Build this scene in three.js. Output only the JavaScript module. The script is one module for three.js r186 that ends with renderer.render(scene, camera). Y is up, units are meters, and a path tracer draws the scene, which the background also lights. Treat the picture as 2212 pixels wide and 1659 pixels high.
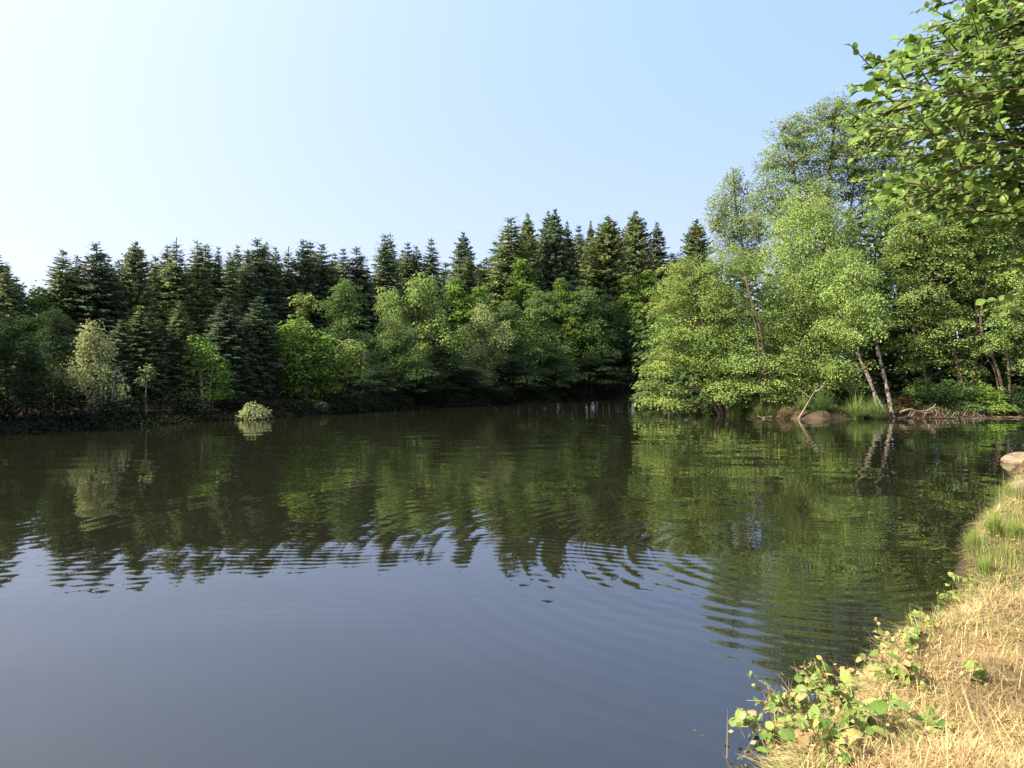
import * as THREE from 'three';
import { mergeGeometries } from 'three/addons/utils/BufferGeometryUtils.js';

// ---------------------------------------------------------------- camera, sky, sun, exposure
const EYE = 2.4, F = 1534, CX = 1106, HY = 816.5;            // eye height; the lens in units of a 2212 x 1659 picture
const scene = new THREE.Scene();
const camera = new THREE.PerspectiveCamera(2 * Math.atan(829.5 / F) * 180 / Math.PI, 4 / 3, 0.05, 3000);
camera.position.set(0, EYE, 0);
camera.rotation.x = -Math.atan((829.5 - HY) / F);
const renderer = new THREE.WebGLRenderer({ antialias: true });
renderer.toneMapping = THREE.LinearToneMapping;
renderer.toneMappingExposure = 2.7;
renderer.shadowMap.enabled = true;

const SUN_AZ = 109 * Math.PI / 180, SUN_EL = 40 * Math.PI / 180;      // azimuth: degrees to the left of the view
const SUN = new THREE.Vector3(-Math.sin(SUN_AZ) * Math.cos(SUN_EL), Math.sin(SUN_EL), -Math.cos(SUN_AZ) * Math.cos(SUN_EL));
const sun = new THREE.DirectionalLight(new THREE.Color(1, 0.93, 0.78), 5);
sun.name = 'sun';
sun.position.copy(SUN).multiplyScalar(200).add(new THREE.Vector3(5, 0, -45));
sun.target.position.set(5, 0, -45);
sun.castShadow = true;
sun.shadow.mapSize.set(4096, 4096);
Object.assign(sun.shadow.camera, { left: -90, right: 90, top: 90, bottom: -90, near: 1, far: 420 });
scene.add(sun, sun.target);

{ // clear summer sky: white haze near the horizon and towards the sun, blue away from it
  const W = 512, H = 256, d = new Float32Array(W * H * 4), v = new THREE.Vector3();
  const blue = [0.106, 0.208, 0.44], white = [0.386, 0.402, 0.475];
  for (let j = 0; j < H; j++) for (let i = 0; i < W; i++) {
    const el = ((j + 0.5) / H - 0.5) * Math.PI, az = ((i + 0.5) / W - 0.5) * 2 * Math.PI;
    v.set(Math.cos(el) * Math.cos(az), Math.sin(el), Math.cos(el) * Math.sin(az));
    const g = Math.acos(Math.min(1, Math.max(-1, v.dot(SUN)))), e = Math.max(0, el);
    const w = 1 - (1 - 0.9 * Math.exp(-e / 0.24)) * (1 - Math.min(1, 1.25 * Math.exp(-Math.pow(g / 1.14, 2.3))));
    const glow = 0.75 * Math.exp(-g / 0.5);
    for (let c = 0; c < 3; c++) d[(j * W + i) * 4 + c] = blue[c] + (white[c] - blue[c]) * w + glow * [0.97, 0.95, 0.97][c];
    d[(j * W + i) * 4 + 3] = 1;
  }
  const t = new THREE.DataTexture(d, W, H, THREE.RGBAFormat, THREE.FloatType);
  t.mapping = THREE.EquirectangularReflectionMapping;
  t.magFilter = t.minFilter = THREE.LinearFilter;
  t.needsUpdate = true;
  scene.background = t; scene.environment = t;
}

// ---------------------------------------------------------------- helpers
let RS = 1;
const seed = (s) => { RS = s * 7919 + 13; };
const rnd = () => { RS = (RS + 0x6d2b79f5) | 0; let t = Math.imul(RS ^ (RS >>> 15), 1 | RS); t = (t + Math.imul(t ^ (t >>> 7), 61 | t)) ^ t; return ((t ^ (t >>> 14)) >>> 0) / 4294967296; };
const rr = (a, b) => a + (b - a) * rnd(), gauss = () => (rnd() + rnd() + rnd() + rnd() - 2) * 0.866;
const pick = (a) => a[Math.floor(rnd() * a.length)];
const V = (x, y, z) => new THREE.Vector3(x, y, z);
const clamp = (x, a, b) => Math.min(b, Math.max(a, x)), sstep = (a, b, x) => { x = clamp((x - a) / (b - a), 0, 1); return x * x * (3 - 2 * x); };
const hash2 = (x, y) => { let h = Math.imul(x, 374761393) + Math.imul(y, 668265263); h = Math.imul(h ^ (h >>> 13), 1274126177); return ((h ^ (h >>> 16)) >>> 0) / 4294967296; };
function noise(x, y) {
  const i = Math.floor(x), j = Math.floor(y), u = x - i, v = y - j, a = u * u * (3 - 2 * u), b = v * v * (3 - 2 * v);
  return (hash2(i, j) * (1 - a) + hash2(i + 1, j) * a) * (1 - b) + (hash2(i, j + 1) * (1 - a) + hash2(i + 1, j + 1) * a) * b;
}
const fbm = (x, y) => noise(x, y) * 0.5 + noise(x * 2.1 + 7, y * 2.1) * 0.28 + noise(x * 4.3, y * 4.3 + 3) * 0.15 + noise(x * 9, y * 9) * 0.07;
const taken = new Map();
const numbered = (n) => { const k = taken.get(n) ?? 0; taken.set(n, k + 1); return k ? n + '_' + String(k).padStart(3, '0') : n; };
function tag(o, label, category, group, kind) {
  if (label) o.userData.label = label;
  if (category) o.userData.category = category;
  if (group) o.userData.group = group;
  if (kind) o.userData.kind = kind;
  return o;
}
function thing(name, p, label, category, group) {
  const o = new THREE.Group(); o.name = numbered(name); o.position.copy(p); scene.add(o);
  return tag(o, label, category, group);
}
function part(name, geo, mat, parent, kind) {
  const m = new THREE.Mesh(geo, mat); m.name = parent === scene ? numbered(name) : name; m.castShadow = m.receiveShadow = true; parent.add(m);
  if (kind) m.userData.kind = kind;
  return m;
}
function copyOf(root, p, label, group) {
  const c = root.clone(); c.name = numbered(root.userData.base ?? root.name); c.userData = { ...root.userData }; delete c.userData.base;
  c.position.copy(p); scene.add(c); tag(c, label, null, group);
  return c;
}
const px = (u, v, D) => V((u - CX) / F * D, EYE + (HY - v) / F * D, -D);     // a point D metres ahead, seen at u, v

// faces with a colour of their own
class Faces {
  constructor() { this.p = []; this.c = []; this.i = []; }
  kite(a, dir, side, len, wid, col, bend = 0, nrm) {       // a leaf or a needle spray: four corners, folded if bend
    const n = this.p.length / 3, m = 0.45;
    const bx = bend ? nrm.x * bend * wid : 0, by = bend ? nrm.y * bend * wid : 0, bz = bend ? nrm.z * bend * wid : 0;
    this.p.push(a.x, a.y, a.z,
      a.x + dir.x * len * m + side.x * wid / 2 + bx, a.y + dir.y * len * m + side.y * wid / 2 + by, a.z + dir.z * len * m + side.z * wid / 2 + bz,
      a.x + dir.x * len, a.y + dir.y * len, a.z + dir.z * len,
      a.x + dir.x * len * m - side.x * wid / 2 + bx, a.y + dir.y * len * m - side.y * wid / 2 + by, a.z + dir.z * len * m - side.z * wid / 2 + bz);
    for (let k = 0; k < 4; k++) this.c.push(col[0], col[1], col[2]);
    this.i.push(n, n + 1, n + 2, n, n + 2, n + 3);
  }
  blade(a, dir, side, len, wid, droop, col, segs = 2) {    // a grass blade bending over
    const n = this.p.length / 3;
    for (let k = 0; k <= segs; k++) {
      const s = k / segs, w = wid * (1 - s * 0.9) / 2, y = dir.y * len * s - droop * len * s * s;
      const x = a.x + dir.x * len * s, z = a.z + dir.z * len * s, t = 0.85 + 0.2 * s;
      this.p.push(x - side.x * w, a.y + y, z - side.z * w, x + side.x * w, a.y + y, z + side.z * w);
      this.c.push(col[0] * t, col[1] * t, col[2] * t, col[0] * t, col[1] * t, col[2] * t);
      if (k) this.i.push(n + 2 * k - 2, n + 2 * k - 1, n + 2 * k, n + 2 * k - 1, n + 2 * k + 1, n + 2 * k);
    }
  }
  geo() {
    const g = new THREE.BufferGeometry();
    g.setAttribute('position', new THREE.BufferAttribute(new Float32Array(this.p), 3));
    g.setAttribute('color', new THREE.BufferAttribute(new Float32Array(this.c), 3));
    g.setIndex(new THREE.BufferAttribute(new Uint32Array(this.i), 1));
    return g;
  }
}
// a tapering bent tube through points, uv in metres
function tube(pts, r0, r1, sides = 7, segs = 0) {
  const curve = pts.length > 2 ? new THREE.CatmullRomCurve3(pts) : new THREE.LineCurve3(pts[0], pts[1]);
  segs = segs || pts.length * 4; const L = curve.getLength();
  const P = [], U = [], I = [], N = [];
  let up = V(0.31, 0.12, 0.94);
  for (let k = 0; k <= segs; k++) {
    const s = k / segs, c = curve.getPointAt(s), t = curve.getTangentAt(s), a = V(0, 0, 0).crossVectors(t, up).normalize(), b = V(0, 0, 0).crossVectors(a, t).normalize();
    up = b.clone();
    const r = r0 + (r1 - r0) * Math.pow(s, 0.8);
    for (let j = 0; j <= sides; j++) {
      const w = j / sides * 2 * Math.PI, n = a.clone().multiplyScalar(Math.cos(w)).addScaledVector(b, Math.sin(w));
      const rv = r * (1 + 0.12 * (noise(j % sides * 3.1 + r0 * 50, s * L * 3) - 0.5));
      P.push(c.x + n.x * rv, c.y + n.y * rv, c.z + n.z * rv); N.push(n.x, n.y, n.z); U.push(j / sides * Math.max(r0, 0.05) * 6.28, s * L);
      if (k && j) { const q = k * (sides + 1) + j; I.push(q, q - sides - 2, q - 1, q, q - sides - 1, q - sides - 2); }
    }
  }
  const g = new THREE.BufferGeometry();
  g.setAttribute('position', new THREE.Float32BufferAttribute(P, 3)); g.setAttribute('normal', new THREE.Float32BufferAttribute(N, 3)); g.setAttribute('uv', new THREE.Float32BufferAttribute(U, 2)); g.setIndex(I);
  return g;
}
function texture(n, f, srgb) {
  const d = new Uint8Array(n * n * 4);
  for (let j = 0; j < n; j++) for (let i = 0; i < n; i++) { const c = f(i / n, j / n); for (let k = 0; k < 3; k++) d[(j * n + i) * 4 + k] = clamp(c[k], 0, 1) * 255; d[(j * n + i) * 4 + 3] = 255; }
  const t = new THREE.DataTexture(d, n, n); t.wrapS = t.wrapT = THREE.RepeatWrapping; t.magFilter = t.minFilter = THREE.LinearFilter; t.needsUpdate = true;
  if (srgb) t.colorSpace = THREE.SRGBColorSpace;
  return t;
}

// ---------------------------------------------------------------- materials
const leafMat = (o = {}) => new THREE.MeshPhysicalMaterial({ vertexColors: true, roughness: 0.95, specularIntensity: 0.25, transmission: 0.4, thickness: 0, side: THREE.DoubleSide, ...o });
const M = {
  leaf: leafMat({ clearcoat: 0.04, clearcoatRoughness: 0.35, specularIntensity: 0.12 }),
  needle: leafMat({ transmission: 0.25 }),
  grass: leafMat({ transmission: 0.3 }),
  straw: leafMat({ transmission: 0.15 }),
};
{
  const bark = (base, dark, sx, sy, cut) => { const t = texture(256, (u, v) => { const a = fbm(u * sx, v * sy), k = sstep(cut - 0.12, cut + 0.12, a), m = 0.8 + 0.4 * fbm(u * 31, v * 17 + 5); return [0, 1, 2].map((c) => (dark[c] + (base[c] - dark[c]) * k) * m); }, true); t.repeat.set(1.2, 0.7); return t; };
  M.bark = new THREE.MeshPhysicalMaterial({ specularIntensity: 0.2, map: bark([0.42, 0.36, 0.30], [0.19, 0.155, 0.12], 24, 8, 0.45), roughness: 0.95 });
  M.birch = new THREE.MeshPhysicalMaterial({ specularIntensity: 0.3, map: bark([0.58, 0.52, 0.46], [0.18, 0.145, 0.125], 7, 22, 0.43), roughness: 0.85 });
  M.dead = new THREE.MeshPhysicalMaterial({ specularIntensity: 0.2, map: bark([0.56, 0.49, 0.41], [0.28, 0.23, 0.18], 22, 6, 0.42), roughness: 0.9 });
}

// ---------------------------------------------------------------- the pond and its ground
const POND = [[0.82, -3.3], [1.25, -4.05], [2.12, -4.8], [3.4, -6.0], [4.9, -7.7], [6.4, -10.0], [9.2, -13.4], [14.2, -19.8], [20, -25], [30, -31], [38, -36], [40, -41], [31.5, -43.7], [26, -42.2], [22.9, -42.3], [19, -41.2], [16.6, -41.3], [14.6, -44.5], [14, -48], [15, -56], [20, -68], [28, -80], [34, -92], [28, -100], [15.6, -87], [8, -78.5], [1.8, -71], [-3, -63.5], [-7.6, -56.8], [-12.2, -49], [-16.4, -41.6], [-19.5, -36], [-22.8, -31.6], [-30, -20], [-30, -5], [-15, -1.2], [-5, -1.5], [-1, -2.2]];
function shoreDist(x, z) {                                       // metres from the water's edge, negative over water
  let best = 1e9, inside = false;
  for (let i = 0, j = POND.length - 1; i < POND.length; j = i++) {
    const [ax, az] = POND[j], [bx, bz] = POND[i], dx = bx - ax, dz = bz - az, t = clamp(((x - ax) * dx + (z - az) * dz) / (dx * dx + dz * dz), 0, 1);
    best = Math.min(best, Math.hypot(x - ax - dx * t, z - az - dz * t));
    if ((az > z) !== (bz > z) && x < (bx - ax) * (z - az) / (bz - az) + ax) inside = !inside;
  }
  return inside ? -best : best;
}
function ground(x, z) {
  const near = 1 - sstep(24, 30, Math.hypot(x, z)), s = shoreDist(x, z) + (noise(x * 0.9, z * 0.9) - 0.5) * (0.42 + 0.38 * (1 - near));
  if (s < 0) return Math.max(-1.4, s * 0.7);
  const bank = 0.34 * sstep(0, 0.28, s) + 0.30 * sstep(0.4, 3.2, s) + (fbm(x * 1.3, z * 1.3) - 0.5) * 0.26 * sstep(0.1, 1, s);
  const far = (x > 12 ? 0.5 : 0.35) * sstep(0, 0.7, s) + 0.028 * s + (fbm(x * 0.4, z * 0.4) - 0.5) * 0.5 * sstep(0.5, 4, s) + (fbm(x * 2.2, z * 2.2) - 0.5) * 0.16 * sstep(0, 0.4, s);
  return bank * near + Math.min(far, 4) * (1 - near);
}
{
  const xs = [], zs = [];
  for (let x = -700; x < -40; x += Math.max(1.2, (-40 - x) * 0.15)) xs.push(x);
  for (let x = -40; x < 0; x += 0.9) xs.push(x);
  for (let x = 0; x < 12; x += 0.1) xs.push(x);
  for (let x = 12; x < 36; x += 0.32) xs.push(x);
  for (let x = 36; x < 700; x += Math.max(0.8, (x - 36) * 0.15)) xs.push(x);
  for (let z = -800; z < -110; z += Math.max(2, (-110 - z) * 0.15)) zs.push(z);
  for (let z = -110; z < -50; z += 1) zs.push(z);
  for (let z = -50; z < -40; z += 0.28) zs.push(z);
  for (let z = -40; z < -16; z += 0.6) zs.push(z);
  for (let z = -16; z < 1; z += 0.09) zs.push(z);
  for (let z = 1; z < 500; z += Math.max(0.8, z * 0.15)) zs.push(z);
  const P = [], C = [], U = [], I = [], nx = xs.length;
  zs.forEach((z, j) => xs.forEach((x, i) => {
    const y = ground(x, z), s = shoreDist(x, z), near = 1 - sstep(22, 28, Math.hypot(x, z)), k = noise(x * 2.3, z * 2.3), k2 = fbm(x * 0.6 + 9, z * 0.6);
    P.push(x, y, z); U.push(x, z);
    const soil = [0.06, 0.042, 0.027].map((c) => c * (0.35 + 0.65 * near)), straw = [0.12 + 0.12 * k, 0.08 + 0.085 * k, 0.035 + 0.04 * k], litter = [0.02 + 0.04 * k2, 0.017 + 0.026 * k2, 0.009 + 0.011 * k2], clay = x < 20 ? [0.06 + 0.10 * k * k, 0.044 + 0.07 * k * k, 0.028 + 0.042 * k * k] : [0.02 + 0.04 * k * k, 0.0145 + 0.028 * k * k, 0.009 + 0.015 * k * k];
    const land = straw.map((c, n) => c * near + litter[n] * (1 - near)), edge = soil.map((c, n) => c * near + (x > 12 ? clay[n] : soil[n]) * (1 - near));
    const w = sstep(0.05, 0.5 + 0.9 * (1 - near), s);
    for (let n = 0; n < 3; n++) C.push(y < 0 ? 0.04 - 0.01 * n : edge[n] + (land[n] - edge[n]) * w);
    if (i && j) { const q = j * nx + i; I.push(q, q - nx, q - nx - 1, q, q - nx - 1, q - 1); }
  }));
  const g = new THREE.BufferGeometry();
  g.setAttribute('position', new THREE.Float32BufferAttribute(P, 3)); g.setAttribute('color', new THREE.Float32BufferAttribute(C, 3)); g.setAttribute('uv', new THREE.Float32BufferAttribute(U, 2)); g.setIndex(I); g.computeVertexNormals();
  const t = texture(512, (u, v) => { const a = 0.55 * fbm(u * 40, v * 40) + 0.45 * noise(u * 200, v * 200), b = 0.75 + 0.5 * a; return [b * 0.8, b * 0.8, b * 0.8]; });
  t.repeat.set(0.7, 0.7);
  tag(part('ground', g, new THREE.MeshPhysicalMaterial({ vertexColors: true, roughness: 1, specularIntensity: 0.1, map: t, bumpMap: t, bumpScale: 0.02 }), scene), null, null, null, 'structure');
}
{ // water: one level sheet; its ripples are rings that spread from one spot, on top of faint wind waves
  const S = 48, n = 2048, d = new Float32Array(n * n * 4), waves = [];
  seed(5);
  for (let k = 0; k < 9; k++) { const L = rr(0.5, 2.4), a = rr(-0.7, 0.7) + (k % 2 ? 1.2 : 1.9), q = 2 * Math.PI / L; waves.push([Math.cos(a) * q, Math.sin(a) * q, rnd() * 6.28, 0.0026 * rr(0.5, 1.2)]); }
  const fine = [];
  for (let k = 0; k < 5; k++) { const L = rr(0.13, 0.26), a = 1.57 + rr(-0.5, 0.5), q = 2 * Math.PI / L; fine.push([Math.cos(a) * q, Math.sin(a) * q, rnd() * 6.28, 0.0028]); }
  const rings = [[3.9, -9.6, 0.29, 0.025, 7.4, 1], [-9.5, -12.5, 0.30, 0.008, 3.6], [-2.2, -16, 0.42, 0.008, 5], [5.5, -13, 0.22, 0.006, 4]];
  for (let j = 0; j < n; j++) for (let i = 0; i < n; i++) {
    const x = (i + 0.5) / n * S - S / 2, z = -1 - (j + 0.5) / n * S;
    let sx = 0, sz = 0;
    const wx = x + 1.2 * noise(x * 0.35, z * 0.35), wz = z + 1.2 * noise(x * 0.35 + 40, z * 0.35);
    for (const [a, b, f, m] of waves) { const c = Math.cos(a * wx + b * wz + f) * m; sx += c * a / Math.hypot(a, b); sz += c * b / Math.hypot(a, b); }
    const patch = sstep(0.42, 0.7, fbm(x * 0.16 + 3, z * 0.22));
    for (const [a, b, f, m] of fine) { const c = Math.cos(a * wx + b * wz + f) * m * (0.25 + patch); sx += c * a / Math.hypot(a, b); sz += c * b / Math.hypot(a, b); }
    for (const [cx, cz, L, m, fall, open] of rings) {
      const dx = x - cx, dz = z - cz, r = Math.hypot(dx, dz) + 1e-3, q = 2 * Math.PI / L, w = 0.6 + 1.1 * noise(x * 0.55 + 9, z * 0.55);
      const c = Math.cos(q * r * (1 - 0.006 * r) + 2.5 * noise(x * 0.25 + 20, z * 0.25)) * m * Math.exp(-Math.pow(r / fall, 1.4)) * sstep(0.1, open ? 2.2 : 0.8, r) * w * (open ? sstep(-0.6, 0.3, (dz - dx) / r) : 1);
      sx += c * dx / r; sz += c * dz / r;
    }
    const o = (j * n + i) * 4; d[o] = 0.5 - 0.5 * sx; d[o + 1] = 0.5 + 0.5 * sz; d[o + 2] = 1; d[o + 3] = 1;
  }
  const t = new THREE.DataTexture(d, n, n, THREE.RGBAFormat, THREE.FloatType);
  t.wrapS = t.wrapT = THREE.MirroredRepeatWrapping; t.magFilter = t.minFilter = THREE.LinearFilter; t.needsUpdate = true;
  const g = new THREE.BufferGeometry(), x0 = -60, x1 = 60, z0 = 6, z1 = -120;
  g.setAttribute('position', new THREE.Float32BufferAttribute([x0, 0, z0, x1, 0, z0, x1, 0, z1, x0, 0, z1], 3));
  g.setAttribute('normal', new THREE.Float32BufferAttribute([0, 1, 0, 0, 1, 0, 0, 1, 0, 0, 1, 0], 3));
  g.setAttribute('uv', new THREE.Float32BufferAttribute([[x0, z0], [x1, z0], [x1, z1], [x0, z1]].flatMap(([x, z]) => [(x + S / 2) / S, (-1 - z) / S]), 2));
  g.setIndex([0, 1, 2, 0, 2, 3]);
  tag(part('water', g, new THREE.MeshPhysicalMaterial({ color: new THREE.Color(0.0105, 0.0108, 0.0055), roughness: 0, ior: 1.86, normalMap: t }), scene), null, null, null, 'structure');
}
// where the line of sight through u meets the far (left) shore
function shoreDepth(u) {
  const k = (u - CX) / F, far = POND.slice(24, 33).concat([[-27, -25], [-34, -14]]);
  let best = 90;
  for (let i = 1; i < far.length; i++) {
    const [ax, az] = far[i - 1], [bx, bz] = far[i], fa = ax + k * az, fb = bx + k * bz;
    if (fa * fb <= 0) { const t = fa / (fa - fb); best = -(az + (bz - az) * t); }
  }
  return best;
}
const onGround = (u, D) => { const x = (u - CX) / F * D; return V(x, ground(x, -D) - 0.05, -D); };

// ---------------------------------------------------------------- conifers
function coniferGeometry(H, R, o) {
  const f = new Faces(), clear = o.clear ?? 0.14, step = o.step ?? 0.25;
  const up = V(0, 1, 0);
  for (let h = H - 0.25; h > H * clear; h -= step * rr(0.7, 1.3)) {
    const d = H - h, prof = R * 1.15 * (1 - Math.exp(-d / (R * o.open))) * (1 - 0.25 * sstep(0.6, 1, d / (H * (1 - clear))));
    const n = Math.round(d < 1 ? 5 : o.n ?? 10);
    const a0 = rnd() * 6.28;
    for (let k = 0; k < n; k++) {
      if (rnd() < (o.gap ?? 0.08)) continue;
      const az = a0 + (k + rr(-0.3, 0.3)) / n * 6.28, L = Math.max(0.18, prof * rr(0.68, 1.18)), rise = (o.rise ?? 0.5) * Math.exp(-d / 2.5) - (o.droop ?? 0.25) * (1 - Math.exp(-d / 3)) + rr(-0.12, 0.12);
      const tone = rr(0.75, 1.3), dead = rnd() < (o.dead ?? 0.03);
      const base = dead ? [0.10, 0.075, 0.045] : [o.col[0] * tone * rr(0.9, 1.15), o.col[1] * tone, o.col[2] * tone * rr(0.85, 1.15)];
      const dir = V(Math.cos(az), rise, Math.sin(az)).normalize(), side = V(-Math.sin(az), 0, Math.cos(az));
      const p = V(0, h + rr(-0.12, 0.12), 0), seg = 0.17, m = Math.max(2, Math.round(L / seg));
      for (let s = 0; s < m; s++) {
        const t = s / m, q = p.clone().addScaledVector(dir, L * t); q.y += (o.lift ?? 0.14) * L * t * t;
        if (t < 0.12 && L > 0.8) continue;
        for (const sg of [-1, 1]) {
          const tl = (0.16 + 0.42 * Math.min(1, L) * (1 - t * 0.75)) * rr(0.7, 1.2);
          const td = V(0, 0, 0).addScaledVector(dir, 0.75).addScaledVector(side, sg * rr(0.55, 0.9)).addScaledVector(up, rr(-0.45, 0.05) * (o.hang ?? 1)).normalize();
          const ts = V(0, 0, 0).crossVectors(td, V(rr(-1, 1), 0.7, rr(-1, 1))).normalize();
          const v = rr(0.85, 1.2);
          f.kite(q, td, ts, tl, rr(0.11, 0.19) * (o.fat ?? 1), [base[0] * v, base[1] * v, base[2] * v]);
        }
        if (s % 2 && L > 0.6) { const td = V(rr(-0.3, 0.3), -1, rr(-0.3, 0.3)).addScaledVector(dir, 0.5).normalize(); f.kite(q, td, side, rr(0.2, 0.42), 0.12, base); }
      }
      const q = p.clone().addScaledVector(dir, L * 0.9); q.y += (o.lift ?? 0.14) * L * 0.8;
      f.kite(q, dir, V(0, 0, 0).crossVectors(dir, up).normalize(), 0.3, 0.1, base.map((c) => c * 1.15));
    }
  }
  for (let k = 0; k < 5; k++) f.kite(V(0, H - 0.75 + k * 0.12, 0), V(rr(-0.15, 0.15), 1, rr(-0.15, 0.15)).normalize(), V(Math.cos(k * 1.3), 0, Math.sin(k * 1.3)), 0.4, 0.07, o.col);
  for (let h = H * clear; h > H * 0.08; h -= 0.5) for (let k = 0; k < 3; k++) {     // dead snags under the crown
    const az = rnd() * 6.28; f.kite(V(0, h, 0), V(Math.cos(az), rr(-0.4, 0.1), Math.sin(az)).normalize(), V(0, 1, 0), R * rr(0.3, 0.6), 0.05, [0.09, 0.075, 0.06]);
  }
  return f.geo();
}
function coniferProto(i, H, R, o) {
  seed(100 + i);
  const r = new THREE.Group();
  const lean = rr(-0.15, 0.15);
  part('trunk', tube([V(0, -0.4, 0), V(lean, H * 0.5, 0), V(0, H * 0.97, 0)], H * 0.011 + 0.03, 0.015, 7, 10), M.bark, r);
  part('crown', coniferGeometry(H, R, o), M.needle, r);
  r.userData.H = H;
  return r;
}
const spruceCol = [0.132, 0.172, 0.058], firCol = [0.15, 0.185, 0.062], blueCol = [0.118, 0.163, 0.076];
const conifers = {
  s: [coniferProto(9, 14, 1.9, { open: 2.2, col: [0.07, 0.105, 0.05], droop: 0.42, gap: 0.22, dead: 0.1 }), coniferProto(1, 14, 2.0, { open: 2.5, col: spruceCol }), coniferProto(2, 14, 1.8, { open: 2.9, col: spruceCol, droop: 0.35, n: 9, gap: 0.15 }), coniferProto(3, 14, 2.2, { open: 2.4, col: blueCol, droop: 0.3, dead: 0.06 })],
  n: [coniferProto(4, 16, 1.5, { open: 3.4, col: spruceCol, gap: 0.2, dead: 0.08, droop: 0.4 }), coniferProto(5, 16, 1.6, { open: 3.0, col: blueCol, gap: 0.16, droop: 0.45, dead: 0.05 })],
  f: [coniferProto(8, 20, 2.7, { open: 2.4, col: [0.085, 0.11, 0.05], droop: 0.3, fat: 1.5, n: 10, dead: 0.12, step: 0.34, gap: 0.15 }), coniferProto(6, 20, 3.2, { open: 1.7, col: firCol, droop: 0.12, fat: 1.7, n: 12, dead: 0.05, lift: 0.2, step: 0.3, clear: 0.15 }), coniferProto(7, 20, 3.0, { open: 2.0, col: blueCol, droop: 0.22, fat: 1.7, n: 12, dead: 0.07, step: 0.3, clear: 0.15 })],
};
// tip in the picture, metres of depth over that of the shore, kind, width, what sets it apart
const ORD = ['first', 'second', 'third', 'fourth', 'fifth', 'sixth', 'seventh', 'eighth', 'ninth', 'tenth', 'eleventh', 'twelfth', 'thirteenth', 'fourteenth', 'fifteenth', 'sixteenth', 'seventeenth', 'eighteenth', 'nineteenth', 'twentieth', 'twenty-first', 'twenty-second', 'twenty-third', 'twenty-fourth', 'twenty-fifth', 'twenty-sixth', 'twenty-seventh', 'twenty-eighth', 'twenty-ninth', 'thirtieth', 'thirty-first', 'thirty-second', 'thirty-third', 'thirty-fourth', 'thirty-fifth', 'thirty-sixth', 'thirty-seventh', 'thirty-eighth', 'thirty-ninth', 'fortieth', 'forty-first', 'forty-second', 'forty-third', 'forty-fourth', 'forty-fifth', 'forty-sixth', 'forty-seventh', 'forty-eighth', 'forty-ninth', 'fiftieth', 'fifty-first', 'fifty-second'];
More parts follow.
